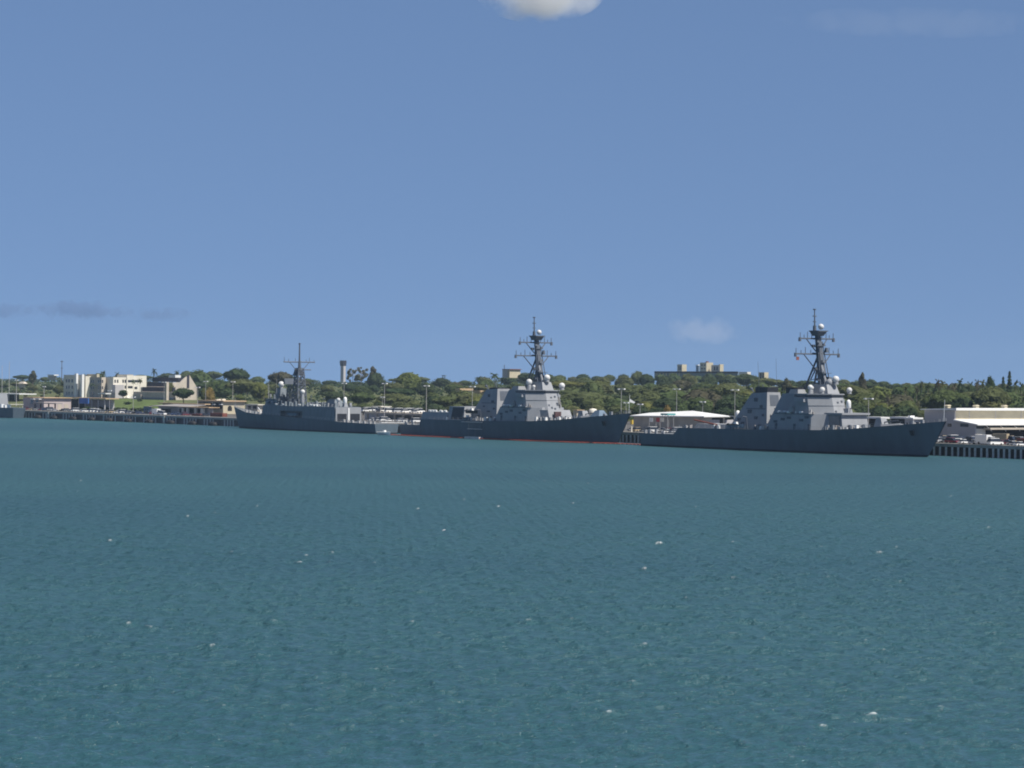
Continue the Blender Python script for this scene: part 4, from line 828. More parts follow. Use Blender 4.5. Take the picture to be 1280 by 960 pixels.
S1 = Bld('shelter', 552, 1700, 472, 'tiny flat shelter roof on the distant skyline right of the bushy tree', 'shelter'); S1.part('roof', 'bluegrey', (552, 556.5, 1700, 1702, 469, 469.9)); S1.part('post', 'bluegrey', (553, 553.6, 1701, 1702, 470, None), (555.4, 556, 1701, 1702, 470, None))
for (xa, xb, ya, yb, D, lab) in ((592, 600, 488, 491, 800, 'orange-tan house roof among trees left of the middle destroyer funnel'), (569, 575, 485.5, 488, 840, 'small pinkish house roof among trees above the hangar of the middle destroyer')):
    q = Bld('house', xa, D, yb + 4, lab, 'house'); q.part('wall', 'cream', (xa + .6, xb - .6, D + 1, D + 9, yb)); q.part('roof', 'rooforange', (xa, xb, D, D + 10, ya, yb - .02))
CT = Bld('control_tower', 428.5, 2500, 476, 'tall pale control tower with dark blue cab on the skyline behind the frigate', 'tower')
sx = CT.X(425.6, 2500, 470); sx2 = CT.X(429.3, 2500, 470); zc = ZZ(428, 457.5, 2500) - CT.z; zt = ZZ(428, 450.6, 2500) - CT.z
part('shaft', M['greywall'], CT.e, lambda b: b.box(sx, sx2, 0, 5, -30, zc)); cab = part('cab', M['roofdark'], CT.e, lambda b: (b.frus([(sx, -1), (sx2, -1), (sx2, 6), (sx, 6)], zc, [(sx - 1.5, -1.5), (sx2 + 1.5, -1.5), (sx2 + 1.5, 6.5), (sx - 1.5, 6.5)], zc + (zt - zc) * .8), b.box(sx - 1, sx2 + 1, -1, 6, zc + (zt - zc) * .8, zt)))
part('window_band', M['bluegrey'], CT.e, lambda b: b.box(sx + 4, sx + 7, -.3, -.02, zc - 26, zc - 1))
# tanks and container by the quay
def tank(px, py, D, r, h_, label):
    e = tag(empty('storage_tank', W(TT(px, D, py), D, ZZ(px, py, D))), label, 'tank')
    part('shell', M['offwhite'], e, lambda b: b.lathe((0, 0, 0), [(r, 0), (r, h_), (r * .8, h_ + .5), (.1, h_ + .8)], 16), True); part('ladder', M['pole'], e, lambda b: [b.tube((x, -r - .12, 0), (x, -r - .12, h_), .06, n=4) for x in (-.25, .25)])
tank(741, 525, 588, 1.7, 3.9, 'cream round tank on the quay just forward of the middle destroyer gun')
q = Bld('quayside_shed', 717, 592, 527, 'cream flat building end showing between the middle destroyer bridge and gun', 'shed'); q.part('wall', 'cream', (716.5, 721, 592, 595.2, 513)); q.part('roof', 'rooforange', (716, 721.3, 591.6, 595.5, 512.2, 513))
def container(px0, px1, y0, y1, D, m, label):
    q = Bld('shipping_container', px0, D, y0, label, 'container'); xx = q.X(px1, D, y0); h_ = ZZ(px0, y1, D) - q.z
    bd = part('body', M[m], q.e, lambda b: (b.box(0, xx, 0, 2.6, .15, h_), [b.box(k * xx / 14 + .1, k * xx / 14 + .3, -.06, -.001, .3, h_ - .15) for k in range(14)]))
    part('corner_post', M[m], q.e, lambda b: [b.box(x - .08, x + .08, y - .08, y + .08, 0, h_ + .06) for x in (0, xx) for y in (0, 2.6)])
container(263, 278, 521.5, 516, 572, 'rust', 'long rust-red shipping container on the quay left of the frigate bow')
container(240, 250, 520.3, 517, 570, 'rust', 'low dark red container below the arcade building columns')
container(1271, 1284, 556.5, 548, 574, 'rust', 'rust-red container on the quay at the right edge')

# ---------------------------------------------------------------- vehicles
def wheels(e, xs, w, r):
    wb = MB(); wb.tube((0, -.12, 0), (0, .12, 0), r, n=10); w0 = None
    for x in xs:
        for y in (-w, w):
            if w0 is None: w0 = wb.build('wheel', M['rubber'], e, loc=(x, y, r))
            else: copy_part(w0, e, (x, y, r))
def car(kind, colname):
    e = empty('parked_car' if kind != 'truck' else 'parked_truck', (0, -500, 0), 0); m = M['car ' + colname]
    if kind == 'sedan': Lc, Wc, prof, roof = 4.5, .88, .78, (-.95, .55, 1.42)
    elif kind == 'suv': Lc, Wc, prof, roof = 4.7, .95, .98, (-1.9, .6, 1.82)
    elif kind == 'van': Lc, Wc, prof, roof = 5.2, .98, 1.1, (-2.35, 1.2, 2.15)
    elif kind == 'pickup': Lc, Wc, prof, roof = 5.4, .95, 1.0, (-.5, .75, 1.8)
    else: Lc, Wc, prof, roof = 7.5, 1.15, 1.0, (1.6, 2.9, 2.5)
    h = Lc / 2
    def body(b):
        b.frus([(-h, -Wc), (h, -Wc), (h, Wc), (-h, Wc)], .32, [(-h + .08, -Wc + .03), (h - .12, -Wc + .05), (h - .12, Wc - .05), (-h + .08, Wc - .03)], [prof, prof - .12, prof - .12, prof])
        b.frus([(roof[0] + .1, -Wc + .16), (roof[1] - .1, -Wc + .16), (roof[1] - .1, Wc - .16), (roof[0] + .1, Wc - .16)], roof[2] - .1, [(roof[0] + .15, -Wc + .18), (roof[1] - .15, -Wc + .18), (roof[1] - .15, Wc - .18), (roof[0] + .15, Wc - .18)], roof[2])
    part('body', m, e, body)
    part('window_glass', M['glass'], e, lambda b: b.frus([(roof[0] - .35, -Wc + .05), (roof[1] + .6, -Wc + .05), (roof[1] + .6, Wc - .05), (roof[0] - .35, Wc - .05)], prof - .03, [(roof[0] + .08, -Wc + .15), (roof[1] - .08, -Wc + .15), (roof[1] - .08, Wc - .15), (roof[0] + .08, Wc - .15)], roof[2] - .1))
    if kind == 'truck': part('box_body', m, e, lambda b: b.box(-h, 1.1, -Wc, Wc, .9, 3.1))
    wheels(e, (-h * .6, h * .62), Wc - .1, .34 if kind != 'truck' else .45)
    return e
PROTO = {}
def put_car(kind, cn, px, py, D, ang, where, z=None, label=None):
    k = (kind, cn)
    if k not in PROTO: o = PROTO[k] = car(kind, cn)
    else: o = copy_tree(PROTO[k])
    t = TT(px, D, py); zz = (ground(t, D) if D > QD + 12 else QZ + .02) if z is None else z
    o.location = W(t, D, zz); o.rotation_euler = (0, 0, ROT + R(ang))
    cat = 'truck' if kind == 'truck' else ('van' if kind == 'van' else 'car')
    tag(o, label, cat, 'vehicles parked along the quay')
    if not label: auto(o, f'{cn} {kind if kind in ("van","suv","sedan") else kind} parked {where}'.replace('suv', 'off-road car').replace('sedan', 'saloon car'))
rnd = random.Random(3)
# left quay: two ranks in front of the sheds
for px, kd, c in [(89, 'sedan', 'grey'), (92.5, 'sedan', 'white'), (96, 'van', 'white'), (102, 'sedan', 'white'), (107, 'suv', 'white'), (112, 'sedan', 'black'), (117, 'van', 'white'), (121, 'van', 'white'), (124.5, 'suv', 'white'), (129, 'pickup', 'grey'), (135, 'sedan', 'tan'), (140, 'suv', 'tan')]:
    put_car(kd, c, px, 514, 572 + rnd.uniform(-2, 2), 90 + rnd.uniform(-6, 6), 'on the left quay below the barracks')
for px, kd, c in [(147, 'sedan', 'white'), (150.5, 'suv', 'silver'), (154, 'van', 'white'), (158, 'sedan', 'white'), (162, 'suv', 'grey'), (166, 'sedan', 'silver'), (171, 'pickup', 'black'), (175, 'sedan', 'dark blue')]:
    put_car(kd, c, px, 515, 572 + rnd.uniform(-2, 2), 90 + rnd.uniform(-6, 6), 'on the left quay below the lawn')
put_car('truck', 'white', 197, 517, 569, 4, '', label='white box truck parked on the quay right of the blue-grey kiosk'); put_car('van', 'white', 203, 517, 568, 8, '', label='white utility van on the quay above the second ladder board')
for px, kd, c in [(191, 'suv', 'maroon'), (213, 'sedan', 'black'), (219, 'pickup', 'dark blue'), (224, 'sedan', 'dark blue'), (232, 'suv', 'maroon'), (256, 'sedan', 'black')]:
    put_car(kd, c, px, 517, 571 + rnd.uniform(-2, 2), 90 + rnd.uniform(-8, 8), 'on the quay before the arcade building')
for px, kd, c in [(34, 'suv', 'maroon'), (40, 'sedan', 'tan'), (46, 'pickup', 'grey'), (52, 'sedan', 'maroon'), (57, 'suv', 'dark blue'), (63, 'van', 'grey'), (68, 'sedan', 'silver'), (79, 'sedan', 'black'), (84, 'suv', 'grey')]:
    put_car(kd, c, px, 512, 572 + rnd.uniform(-2, 2), 90 + rnd.uniform(-6, 6), 'before the pale pink building')
for px, kd, c in [(131, 'suv', 'green'), (136, 'sedan', 'black'), (139.5, 'sedan', 'white'), (143, 'sedan', 'silver'), (121, 'suv', 'black'), (115, 'sedan', 'grey')]:
    put_car(kd, c, px, 505, 618, 90 + rnd.uniform(-6, 6), 'beside the upper lawn road')
# roof of the parking structure
for i, px in enumerate([457.5, 460.5, 469, 472.5, 476, 484, 487.3, 490.5, 494, 497.2, 500.4, 504, 507.3, 511, 514.3, 517.6, 521, 524.5]):
    kd = ['suv', 'van', 'van', 'sedan'][i % 4]; c = ['white', 'white', 'white', 'silver', 'white', 'white'][i % 6]
    put_car(kd, c, px, 512, 603.5 + (i % 3) * 5.5, 90 + rnd.uniform(-4, 4), 'on the roof of the parking deck', z=PKZ + .01)
for px, kd, c in [(466, 'sedan', 'white'), (470, 'sedan', 'white'), (474, 'suv', 'silver'), (481, 'van', 'white'), (486, 'sedan', 'white'), (502, 'suv', 'silver'), (508, 'sedan', 'white'), (516, 'sedan', 'silver'), (521, 'van', 'white'), (394, 'van', 'white'), (398, 'van', 'white'), (403, 'sedan', 'white'), (408, 'van', 'white'), (413, 'van', 'silver'), (419, 'suv', 'white')]:
    up = px < 425
    put_car(kd, c, px, 521, 590 if not up else 640, 90 + rnd.uniform(-5, 5), 'at ground level before the parking deck' if not up else 'behind the frigate hangar', z=None if not up else ZZ(px, 508, 640))
# between the destroyers
for px, kd, c in [(806, 'sedan', 'grey'), (811, 'suv', 'grey'), (817, 'van', 'white'), (822, 'sedan', 'silver'), (828, 'pickup', 'grey'), (834, 'sedan', 'white'), (838, 'suv', 'maroon'), (843, 'sedan', 'silver'), (848, 'van', 'white'), (798, 'suv', 'tan'), (791, 'sedan', 'grey')]:
    put_car(kd, c, px, 536, 570 + rnd.uniform(-1, 6), 90 + rnd.uniform(-8, 8), 'on the quay behind the right destroyer stern')
for px, kd, c in [(854, 'suv', 'tan'), (862, 'van', 'white'), (869, 'sedan', 'white'), (876, 'pickup', 'white')]:
    put_car(kd, c, px, 533, 580, 90 + rnd.uniform(-8, 8), 'before the white-roofed transit shed')
# right quay
for px, D, kd, c in [(1168, 566, 'suv', 'silver'), (1175, 570, 'pickup', 'grey'), (1183, 567, 'sedan', 'grey'), (1190, 566, 'suv', 'maroon'), (1197, 569, 'sedan', 'black'), (1205, 565, 'sedan', 'white'), (1213, 572, 'suv', 'dark blue'), (1218, 565, 'sedan', 'silver'), (1226, 566, 'sedan', 'white'), (1233, 566, 'van', 'white'),
                    (1240, 569, 'suv', 'grey'), (1244, 562.5, 'van', 'white'), (1252, 571, 'sedan', 'maroon'), (1258, 568, 'pickup', 'maroon'), (1266, 566, 'sedan', 'silver'), (1275, 562, 'sedan', 'white')]:
    put_car(kd, c, px, 552, D, rnd.choice([0, 90, 180, 40]) + rnd.uniform(-10, 10), 'on the right quay before the warehouse')
for px, D, kd, c in [(1180, 590, 'pickup', 'tan'), (1193, 588, 'van', 'white'), (1201, 592, 'sedan', 'dark blue'), (1212, 590, 'suv', 'silver'), (1222, 586, 'sedan', 'black'), (1232, 582, 'van', 'white'), (1245, 588, 'sedan', 'silver'), (1271, 590, 'van', 'silver')]:
    put_car(kd, c, px, 545, D, rnd.choice([0, 90, 180]) + rnd.uniform(-10, 10), 'close below the warehouse wall')
put_car('truck', 'tan', 1256, 545, 586, 20, '', label='tall cream box truck beneath the loading canopy of the warehouse')
put_car('truck', 'white', 1233, 553, 564, 0, '', label='white flatbed box truck at the quay edge before the warehouse')

# ---------------------------------------------------------------- poles and flags
def light_pole(px, ytop, ybase, D, label, r=.16, lamp=True, m='pole', name='light_pole', arm=1.6):
    t = TT(px, D, (ytop + ybase) / 2); z0 = ground(t, D) if D > QD + 12 else QZ; z1 = ZZ(px, ytop, D)
    e = tag(empty(name, W(t, D, z0)), label, 'lamp post' if lamp else 'pole'); hh = z1 - z0
    part('shaft', M[m], e, lambda b: b.tube((0, 0, -.1), (0, 0, hh), r * 1.3, r * .8, 8))
    if lamp:
        part('lamp_head', M['white'], e, lambda b: (b.box(-arm, arm, -.12, .12, hh - .12, hh + .08), b.box(-arm - .5, -arm + .4, -.35, .35, hh - .35, hh + .1), b.box(arm - .4, arm + .5, -.35, .35, hh - .35, hh + .1)))
    return e, hh
light_pole(2.5, 457, 507, 640, 'leftmost of two tall pale poles at the left edge', .15, False, 'pole', 'signal_pole')
light_pole(11.5, 452, 500, 640, 'right-hand of two tall pale poles near the left edge', .15, False, 'pole', 'signal_pole')
light_pole(20.5, 475, 503, 620, 'short grey lamp post right of the two tall pale poles', .2)
light_pole(55, 483, 498, 612, 'lamp post behind the roof of the pale pink building', .2)
e, hh = light_pole(77.3, 450.5, 468, 900, 'dark wooden utility pole with crossarm on the skyline left of the barracks', .3, False, 'bark', 'utility_pole')
part('crossarm', M['bark'], e, lambda b: (b.box(-2.6, 2.6, -.2, .2, hh - 1.3, hh - .8), b.box(-1.8, 1.8, -.2, .2, hh - 7, hh - 6.6)))
for px, a, bb, D, lab in [(137, 488, 512, 590, 'lamp post before the grey wing of the left barracks'), (166.5, 496, 512, 590, 'lamp post on the lawn left of the stepped-roof building'), (205, 477.5, 512, 640, 'lamp post beside the fin of the stepped-roof building'), (247, 484, 515, 590, 'lamp post right of the pointed wing wall'),
        (257, 476.5, 505, 625, 'tall lamp post beside the orange flowering tree'), (291, 477, 503, 625, 'tall lamp post behind the long low cream building'), (430, 479, 505, 640, 'lamp post behind the frigate hangar below the control tower'), (480.5, 479, 522, 594, 'tall lamp post behind the frigate stern'), (478, 496, 509, 625, 'short lamp post beside the parking deck canopy'),
        (533, 482, 512, 610, 'tall lamp post behind the aft end of the middle destroyer hangar'), (590.3, 483, 512, 610, 'tall lamp post between the middle destroyer hangar and funnel'), (776.5, 486, 520, 592, 'tall lamp post behind the middle destroyer bow'), (782.5, 503, 520, 600, 'short lamp post right of the tall one behind the middle destroyer bow'), (800, 505, 522, 620, 'short lamp post just right of the middle destroyer jackstaff'),
        (845.7, 486, 522, 640, 'tall lamp post behind the left part of the transit shed roof'), (878.3, 502, 520, 650, 'short lamp post behind the ridge of the transit shed'), (918.5, 487, 525, 630, 'tall lamp post beside the aft white gun dome of the right destroyer'), (1085.5, 498, 535, 590, 'lamp post behind the right destroyer forward of its bridge')]:
    light_pole(px, a, bb, D, lab, .115, arm=1.2 if 'short' in lab else 1.7)
# flags and signs behind the right destroyer stern
for px, c, lab in ((811.5, 'white', 'small white flag on a staff above the right destroyer stern'), (820, 'red', 'small red flag on a staff above the right destroyer stern'), (825, 'offwhite', 'small cream flag on a staff above the right destroyer stern')):
    t = TT(px, 572, 526); e = tag(empty('flagpole', W(t, 572, QZ)), lab, 'flag'); zt = ZZ(px, 522, 572) - QZ
    part('staff', M['pole'], e, lambda b: b.tube((0, 0, 0), (0, 0, zt), .09)); part('flag', M[c], e, lambda b: b.poly([(x, .12 * math.sin(x * 3) + d, z) for d in (0, .04) for z in (zt - 1.6, zt) for x in (.05, .8, 1.5, 2.2)], [[i, i + 1, i + 5, i + 4] for i in range(3)] + [[8 + i, 9 + i, 13 + i, 12 + i] for i in range(3)] + [[3, 7, 15, 11], [0, 4, 12, 8]]))
e, hh = light_pole(789.5, 525, 540, 566, 'pale signal post with a yellow head on the quay at the middle destroyer bow', .22, False, 'offwhite', 'signal_post'); part('post_head', M['yellow'], e, lambda b: b.box(-.5, .7, -.3, .3, hh - 1.6, hh))
# teal scaffold tower near the right destroyer stern
q = Bld('scaffold_tower', 828, 580, 536, 'teal scaffold tower with a platform behind the right destroyer stern', 'scaffold'); hq = ZZ(831, 519, 580) - q.z
part('frame', M['pole'], q.e, lambda b: [b.tube((x, y, 0), (x, y, hq), .1, n=5) for x in (0, 3) for y in (0, 3)] + [b.tube((0, y, z), (3, y, z + 2), .06, n=4) for y in (0, 3) for z in (0, 2, 4)]); part('platform', mat('teal_paint', (.12, .36, .36), .5, .05), q.e, lambda b: b.box(-.6, 3.6, -.5, 3.5, hq, hq + .7))
# brow from quay to frigate stern
bw = tag(empty('gangway', W(TT(491, 548, 527), 548, 4.6), ROT + R(90)), 'white gangway standing at the gap between the frigate stern and middle destroyer', 'gangway'); part('walkway', M['white'], bw, lambda b: b.box(-6, 6, -.6, .6, 0, .2)); part('handrail', M['white'], bw, lambda b: [(b.tube((-6, s * .6, 1.1), (6, s * .6, 1.1), .06, n=4), [b.tube((x, s * .6, .1), (x, s * .6, 1.1), .05, n=4) for x in (-6, -3, 0, 3, 6)]) for s in (-1, 1)])
# gull over the water
gl = tag(empty('seabird', W(0, 0, 0), 0), 'white seabird with spread wings low over the open water', 'bird'); Yb = 300.0; gl.location = ((556.5 - 640) / F * Yb, Yb, H - ((663.2 - 480) / F + .0002) * Yb)
part('bird_body', M['white'], gl, lambda b: (b.lathe((0, 0, 0), [(.01, -.24), (.05, -.16), (.085, -.02), (.07, .1), (.045, .17), (.05, .21), (.01, .27)], 8)), True).rotation_euler = (R(70), 0, R(80))
part('wing', M['white'], gl, lambda b: b.poly([(0, -.07, .02), (.32, -.08, .16), (.62, .0, .2), (.3, .1, .14), (0, .1, .02), (0, -.07, 0), (.32, -.08, .14), (.3, .1, .12), (0, .1, 0)], [[0, 1, 3, 4], [1, 2, 3], [5, 6, 7, 8], [6, 2, 7]]))
part('wing', M['white'], gl, lambda b: b.poly([(0, -.07, .02), (-.3, -.08, -.1), (-.52, .0, -.24), (-.28, .1, -.1), (0, .1, .02), (0, -.07, 0), (-.3, -.08, -.12), (-.28, .1, -.12), (0, .1, 0)], [[0, 1, 3, 4], [1, 2, 3], [5, 6, 7, 8], [6, 2, 7]]))

# ---------------------------------------------------------------- vegetation
def leaves(b, pts, size, rn):
    for p, nrm in pts:
        s = size * rn.uniform(.6, 1.25); n = (nrm + Vector((rn.uniform(-.5, .5), rn.uniform(-.5, .5), rn.uniform(-.3, .8)))).normalized()
        u = n.orthogonal().normalized(); a = rn.uniform(0, 6.28); w = n.cross(u); uu = u * math.cos(a) + w * math.sin(a); ww = n.cross(uu)
        k = len(b.v); b.v.extend([tuple(p + uu * s + ww * s * .2), tuple(p + ww * s * .8), tuple(p - uu * s), tuple(p - ww * s * .75)]); b.f.append([k, k + 1, k + 2, k + 3]); b.m.append(0)
def lobes(rn, n, R0, zc, zr, lr):
    out = []
    for i in range(n):
        a = rn.uniform(0, 6.283); r = R0 * math.sqrt(rn.uniform(.0, 1)); z = zc + zr * rn.uniform(-1, 1) * (1 - .55 * r / max(R0, .01))
        out.append((Vector((r * math.cos(a), r * math.sin(a), z)), lr * rn.uniform(.65, 1.2)))
    return out
def crown(rn, lb, n, size, flat=.8):
    b = MB(); pts = []; tot = sum(r * r for _, r in lb)
    for c, r in lb:
        for _ in range(int(n * r * r / tot)):
            d = Vector((rn.gauss(0, 1), rn.gauss(0, 1), rn.gauss(0, 1) + .35)).normalized(); k = rn.uniform(.72, 1.06)
            pts.append((c + Vector((d.x * r * k, d.y * r * k, d.z * r * k * flat)), d))
    leaves(b, pts, size, rn)
    for c, r in lb:
        if r < 1.0 and n < 700: continue
        off = Vector((rn.uniform(0, 99), rn.uniform(0, 99), rn.uniform(0, 99))); o = len(b.v)
        for v in ICO[0]:
            k = .86 + .30 * mnoise.noise(v * 1.7 + off) + .14 * mnoise.noise(v * 4.0 + off); b.v.append((c.x + v.x * r * k, c.y + v.y * r * k, c.z + v.z * r * k * flat))
        for f in ICO[1]: b.f.append([o + i for i in f]); b.m.append(0)
    return b
_bm = bmesh.new(); bmesh.ops.create_icosphere(_bm, subdivisions=3, radius=1.0); ICO = ([v.co.copy() for v in _bm.verts], [[v.index for v in f.verts] for f in _bm.faces]); _bm.free()
def mesh_of(b, name, m):
    me = bpy.data.meshes.new(name); me.from_pydata(b.v, [], b.f); me.materials.append(m); me.update(); return me
def trunk_mesh(rn, h, r, branches, m, lean=0):
    b = MB(); b.tube((0, 0, -1.5), (lean * .5, 0, h * .5), r, r * .75, 7); b.tube((lean * .5, 0, h * .5), (lean, 0, h), r * .75, r * .45, 7)
    for i in range(branches):
        a = rn.uniform(0, 6.28); z = h * rn.uniform(.45, .95); l = h * rn.uniform(.35, .6); b.tube((lean * z / h, 0, z), (lean + l * math.cos(a) * .8, l * math.sin(a) * .8, z + l * .7), r * .4, r * .12, 5)
    return mesh_of(b, 'trunk', m)
# meshes are made for a tree 10 m tall
SHAPES = {}
def shapes():
    rn = random.Random(21)
    for i in range(4): SHAPES['round', i] = (crown(rn, lobes(rn, 9, 2.4, 6.0, 2.0, 1.7) + [(Vector((0, 0, 5.6)), 3.7)], 1100, .42, .95), trunk_mesh(rn, 5.5, .32, 5, M['bark']))
    for i in range(3): SHAPES['spreading', i] = (crown(rn, lobes(rn, 11, 5.2, 6.7, .8, 2.1) + [(Vector((0, 0, 6.4)), 4.9), (Vector((rn.uniform(-2, 2), rn.uniform(-2, 2), 6.7)), 3.9)], 1300, .44, .56), trunk_mesh(rn, 6.0, .38, 8, M['bark']))
    for i in range(3): SHAPES['bushy', i] = (crown(rn, lobes(rn, 11, 3.4, 4.4, 2.7, 1.8) + [(Vector((0, 0, 4.9)), 4.4)], 1300, .44, .98), trunk_mesh(rn, 4.0, .3, 5, M['bark']))
    for i in range(2): SHAPES['upright', i] = (crown(rn, lobes(rn, 13, 1.5, 6.0, 3.2, 1.25), 700, .4, 1.0), trunk_mesh(rn, 5.5, .25, 4, M['bark']))
    for i in range(2):
        lb = [(c + Vector((0, 0, .5)), r) for c, r in lobes(rn, 24, 3.0, 5.6, 3.9, .8)]
        SHAPES['wispy', i] = (crown(rn, lb, 900, .3, .8), trunk_mesh(rn, 7.5, .2, 12, M['palebark']))
    for i in range(3):
        b = MB(); 
        for k in range(17):
            a = k * 2.4; el = rn.uniform(-.35, 1.1); L_ = rn.uniform(2.3, 3.0); pr = None
            for j in range(6):
                s = j / 5; rr = L_ * s * math.cos(el * (1 - .2 * s)); z = 9.0 + L_ * s * math.sin(el) - 1.5 * s * s; p = Vector((rr * math.cos(a), rr * math.sin(a), z)); side = Vector((-math.sin(a), math.cos(a), 0)) * (.42 * math.sin(math.pi * (.12 + .85 * s))); dn = Vector((0, 0, -.22))
                if pr: q = len(b.v); b.v.extend([tuple(x) for x in (pr[0], p, p + side + dn, pr[0] + pr[1] + dn, p - side + dn, pr[0] - pr[1] + dn)]); b.f += [[q, q + 1, q + 2, q + 3], [q, q + 5, q + 4, q + 1]]; b.m += [0, 0]
                pr = (p, side)
        SHAPES['palm', i] = (b, trunk_mesh(rn, 9.0, .2, 0, M['palebark'], rn.uniform(-.5, .5)))
    b = MB(); pts = []
    for k in range(13):
        z = 1.6 + k * .65; r = 2.3 * (1 - (z - 1.2) / 9.0)
        for j in range(64):
            a = rn.uniform(0, 6.28); q = r * rn.uniform(.15, 1.05); pts.append((Vector((q * math.cos(a), q * math.sin(a), z + q * .15)), Vector((math.cos(a), math.sin(a), .8)).normalized()))
    leaves(b, pts, .42, rn); SHAPES['conical', 0] = (b, trunk_mesh(rn, 9.6, .2, 0, M['bark']))
shapes()
TMESH = {}
TREES = []
LAND = [(28, 'behind the far left vessel'), (80, 'behind the pale pink building'), (138, 'behind the left barracks'), (186, 'behind the right barracks'), (250, 'behind the stepped-roof building'), (305, 'behind the low cream building'),
        (345, 'above the frigate bow'), (395, 'behind the frigate mast'), (460, 'behind the frigate hangar'), (535, 'behind the parking deck'), (600, 'above the middle destroyer hangar'), (655, 'behind the middle destroyer funnels'), (715, 'behind the middle destroyer bridge'), (795, 'above the middle destroyer bow'),
        (850, 'above the right destroyer stern'), (915, 'behind the transit shed'), (980, 'behind the aft black-capped funnel'), (1085, 'behind the right destroyer bridge'), (1150, 'above the right destroyer bow'), (1400, 'behind the big warehouse')]
PAL = {'mid green': 0, 'dark green': 1}
def tree(px, ytop, D, shape, colr, wpx=None, row='', label=None, zb=None, name=None, rs=None, trunkfrac=None):
    rs = rs or random.Random(int(px * 31 + D))
    idx = rs.choice([k[1] for k in SHAPES if k[0] == shape]); key = (shape, idx, colr)
    if key not in TMESH: TMESH[key] = mesh_of(SHAPES[shape, idx][0], 'crown', LEAF[colr])
    t = TT(px, D, ytop); z0 = ground(t, D) if zb is None else zb; zt = ZZ(px, ytop, D); h = max(2.0, zt - z0)
    nm = name or {'palm': 'palm_tree', 'conical': 'pine_tree', 'wispy': 'wispy_tree'}.get(shape, 'broadleaf_tree')
    e = empty(nm, W(t, D, z0), rs.uniform(0, 6.28)); p = W(t, D, z0)
    base_w = {'round': 9.6, 'spreading': 15, 'bushy': 11, 'upright': 5.3, 'wispy': 7.3, 'palm': 5.4, 'conical': 4.4}[shape]
    topz = {'round': 9.6, 'spreading': 9.3, 'bushy': 9.5, 'upright': 10.1, 'wispy': 10.4, 'palm': 10.6, 'conical': 9.9}[shape]
    sz = h / topz; sw = sz if wpx is None else wpx * p.y / F / base_w
    if wpx is not None: sw = min(sw, 1.75 if D > 1000 else (2.1 if shape == 'spreading' else 1.6) * sz)
    e.scale = (sw, sw, sz)
    c = bpy.data.objects.new('crown', TMESH[key]); col.objects.link(c); c.parent = e
    k = bpy.data.objects.new('trunk', SHAPES[shape, idx][1]); col.objects.link(k); k.parent = e
    tag(e, label, 'palm' if shape == 'palm' else 'tree', 'trees behind the quay')
    if not label:
        w = next(l for lim, l in LAND if px < lim)
        word = {'round': 'round', 'spreading': 'spreading', 'bushy': 'bushy', 'upright': 'upright', 'wispy': 'wispy', 'palm': 'palm', 'conical': 'conical'}[shape]
        tr_ = 'palm' if shape == 'palm' else ('pine' if shape == 'conical' else word + ' tree')
        auto(e, f'{colr} {tr_} {row} {w}')
    return e
SKY = [(-60, 472), (25, 471), (60, 471), (75, 468), (110, 468), (150, 468), (180, 470), (205, 466), (225, 462), (245, 461), (262, 463), (285, 464), (320, 473), (335, 474), (350, 468), (372, 468), (395, 473), (430, 475), (470, 474), (497, 471), (530, 473), (590, 475), (612, 470), (660, 467), (690, 467), (720, 469), (760, 468), (800, 466), (818, 470), (852, 468), (870, 466.5), (900, 467), (928, 467), (944, 470), (970, 477), (1010, 477), (1040, 478), (1060, 476), (1090, 474), (1115, 479), (1150, 480), (1180, 480), (1215, 480), (1250, 482), (1290, 480), (1400, 479)]
def skyat(x):
    for (a, va), (b_, vb) in zip(SKY, SKY[1:]):
        if x <= b_: return va + (vb - va) * (x - a) / (b_ - a)
    return 474
rt = random.Random(77)
COLS = ['mid green', 'mid green', 'dark green', 'mid green', 'olive', 'dark green', 'yellow green', 'brownish', 'mid green', 'olive']
def row(D0, D1, x0, x1, step, fy, phrase, cols=COLS, shp=('round', 'bushy', 'bushy', 'spreading'), wmul=1.0):
    x = x0
    while x < x1:
        D = rt.uniform(D0, D1); s = rt.choice(shp); cl = rt.choice(cols); y = fy(x) + rt.uniform(-2.6, 2.8)
        tree(x, y, D, s, cl, step * rt.uniform(1.25, 1.8) * wmul * (1.25 if s == 'spreading' else 1), phrase, rs=random.Random(rt.random()))
        x += step * rt.uniform(.8, 1.2)
HSK = lambda x: skyat(x) - .5
row(1380, 1490, 640, 1310, 15, HSK, 'on the skyline', ['dark green', 'mid green', 'olive', 'mid green'], ('round', 'bushy', 'bushy'))
row(1100, 1200, -30, 1310, 29, lambda x: HSK(x) + (.8 if x > 640 else 0), 'on the skyline', ['dark green', 'mid green', 'dark green', 'olive', 'mid green'])
row(930, 1030, 235, 1310, 36, lambda x: max(skyat(x) + 4.5, 475 + (x - 640) * .004), 'in the upper row')
row(810, 890, 235, 1310, 38, lambda x: 481 + (x - 640) * .005 + 3 * math.sin(x * .021), 'in the middle row')
row(725, 770, 255, 1310, 40, lambda x: 487.5 + (x - 640) * .006 + 3 * math.sin(x * .033 + 2), 'in the front row')
row(680, 705, 262, 1310, 37, lambda x: 495.0 + (x - 640) * .008 + 3.5 * math.sin(x * .041), 'in the near row', ['mid green', 'dark green', 'dark green', 'olive', 'mid green', 'yellow green'], ('bushy', 'bushy', 'round'))
row(650, 672, 284, 1310, 25, lambda x: 503.5 + (x - 640) * .010, 'in the lowest row', ['dark green', 'dark green', 'mid green', 'olive'], ('bushy', 'round'))
row(800, 840, -20, 84, 20, lambda x: 479, 'in the middle row', ['mid green', 'olive', 'dark green']); row(720, 745, -15, 82, 17, lambda x: 487.5 - (x > 62) * 6, 'in the front row', ['dark green', 'mid green', 'olive'])
